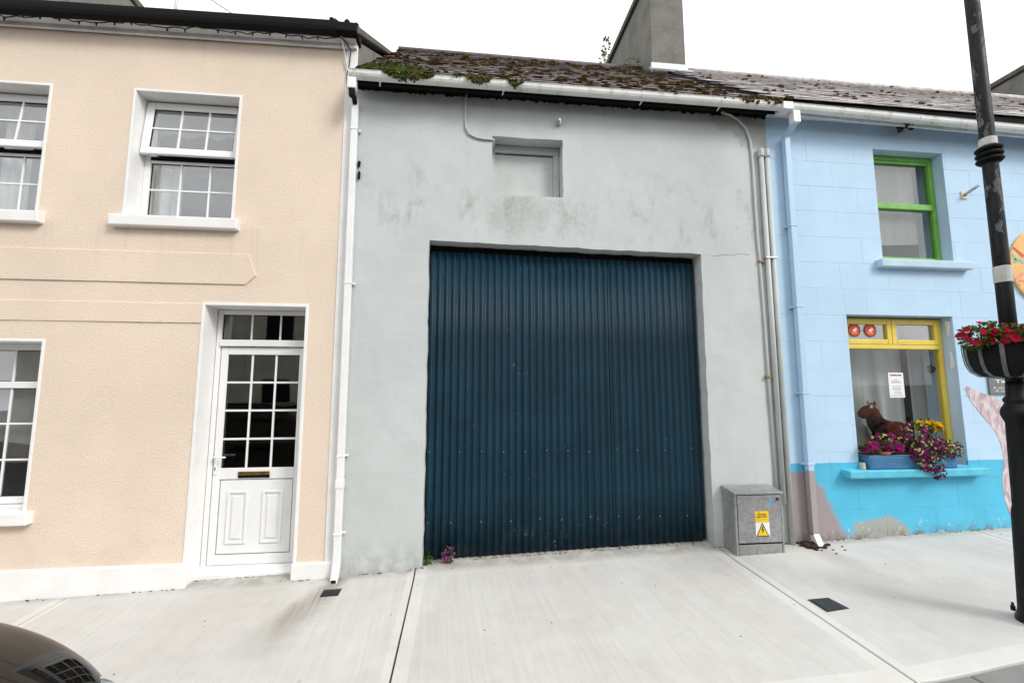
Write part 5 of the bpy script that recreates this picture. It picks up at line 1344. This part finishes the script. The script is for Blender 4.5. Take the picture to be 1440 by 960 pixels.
# cabin
cvs = []; cfs = []
for u, w_, z in ((1.32, 0.80, 0.93), (1.95, 0.66, 1.36), (2.3, 0.64, 1.42), (3.1, 0.64, 1.42), (3.6, 0.66, 1.34), (4.05, 0.78, 0.92)):
    cvs += [(NX-u, CY+w_+ (0.0 if z < 1 else 0), z), (NX-u, CY-w_, z), (NX-u, CY-0.84, 0.86), (NX-u, CY+0.84, 0.86)]
for i in range(5):
    for j in range(4): a, b = i*4+j, i*4+(j+1) % 4; cfs.append((a, b, b+4, a+4))
cfs += [(3, 2, 1, 0), (20, 21, 22, 23)]
MB().add(cvs, cfs).build('windows', 'car_glass', car, 0.03)
MB().add([(NX-u, CY+s_*w_, z+h_) for h_ in (0.004, 0.03) for u, w_, z in ((1.98, 0.65, 1.365), (2.3, 0.645, 1.42), (3.1, 0.645, 1.42), (3.58, 0.66, 1.345)) for s_ in (-1, 1)],
    [(0, 1, 3, 2), (2, 3, 5, 4), (4, 5, 7, 6), (8, 10, 11, 9), (10, 12, 13, 11), (12, 14, 15, 13), (0, 2, 10, 8), (2, 4, 12, 10), (4, 6, 14, 12), (1, 9, 11, 3), (3, 11, 13, 5), (5, 13, 15, 7), (0, 8, 9, 1), (6, 7, 15, 14)]).build('roof_panel', 'car', car, 0.01)
for s_ in (-1, 1):
    MB().blob((NX-0.225, CY + s_*0.545, 0.645), 0.12, 0.085, 0.055, 0.0, 3).build('headlight', 'lamp', car, smooth=True)
    for u in (0.85, 3.45):
        wz = RZc + 0.335; yy = CY + s_*0.80
        ty = MB(); pr_ = [(0.22, -0.10), (0.31, -0.105), (0.335, -0.08), (0.335, 0.08), (0.31, 0.105), (0.22, 0.10)]
        vv = []; ff = []
        for r_, yo in pr_:
            for q in range(28): t = 2*math.pi*q/28; vv.append((NX-u + r_*math.cos(t), yy+yo, wz + r_*math.sin(t)))
        for i in range(6):
            for q in range(28): a, b = i*28+q, i*28+(q+1) % 28; c2 = ((i+1) % 6)*28+(q+1) % 28; d2 = ((i+1) % 6)*28+q; ff.append((a, b, c2, d2))
        wh = MB().add(vv, ff).build('wheel', 'tyre', car, smooth=False)
        rm = MB(); 
        for q in range(5):
            t = 2*math.pi*q/5; d = Vector((math.cos(t), 0, math.sin(t))); n2 = Vector((-math.sin(t), 0, math.cos(t)))*0.03; p0 = Vector((NX-u, yy + s_*0.08, wz))
            rm.hexa([p0-n2-Vector((0, s_*.02, 0)), p0+n2-Vector((0, s_*.02, 0)), p0+d*.225+n2*.7-Vector((0, s_*.02, 0)), p0+d*.225-n2*.7-Vector((0, s_*.02, 0)), p0-n2, p0+n2, p0+d*.225+n2*.7, p0+d*.225-n2*.7])
        rm.tube([(NX-u, yy + s_*0.045, wz), (NX-u, yy + s_*0.088, wz)], 0.06, 14)
        rm.build('rim', 'rim', wh)
MB().box(NX-0.03, NX+0.012, CY-0.34, CY+0.34, 0.42, 0.55).build('grille', 'black', car, 0.01)
MB().box(NX-0.02, NX+0.018, CY-0.26, CY+0.26, 0.22, 0.32).build('number_plate', 'paper', car, 0.004)

# ================================================================== TERRACE ACROSS THE STREET (behind the camera, seen in the glass)
cols_ = ['opposite_wall', 'opposite_roof']
for i, (xa, xb, h_) in enumerate(((-16, -8.2, 5.4), (-8.2, -1.0, 6.0), (-1.0, 6.2, 5.2), (6.2, 14.0, 5.8))):
    lab = ('low plain house across the street at the downhill end', 'tall plain house across the street facing the cream house', 'low plain house across the street facing the garage', 'tall plain house across the street facing the blue house')[i]
    oh = thing('opposite_house', lab, 'house', ((xa+xb)/2, -13.5, -0.4), 'plain houses across the street')
    MB().box(xa+0.005, xb-0.005, -19, -13.2, -0.8, h_).build('wall', 'opposite_wall', oh)
    MB().prism_x([(-19.2, h_+0.001), (-13.0, h_+0.001), (-16.1, h_+2.4)], xa+0.006, xb-0.006).build('roof', 'opposite_roof', oh)
    for q in range(3):
        xm = xa + (xb-xa)*(q+0.5)/3
        for z in (0.8, 3.4):
            if z < 1 and q == 1: bx('door', 'black_board', oh, xm-0.45, xm+0.45, -13.25, -13.17, -0.6, 1.7)
            else: bx('window', 'black_board', oh, xm-0.5, xm+0.5, -13.25, -13.17, z, z+1.35)
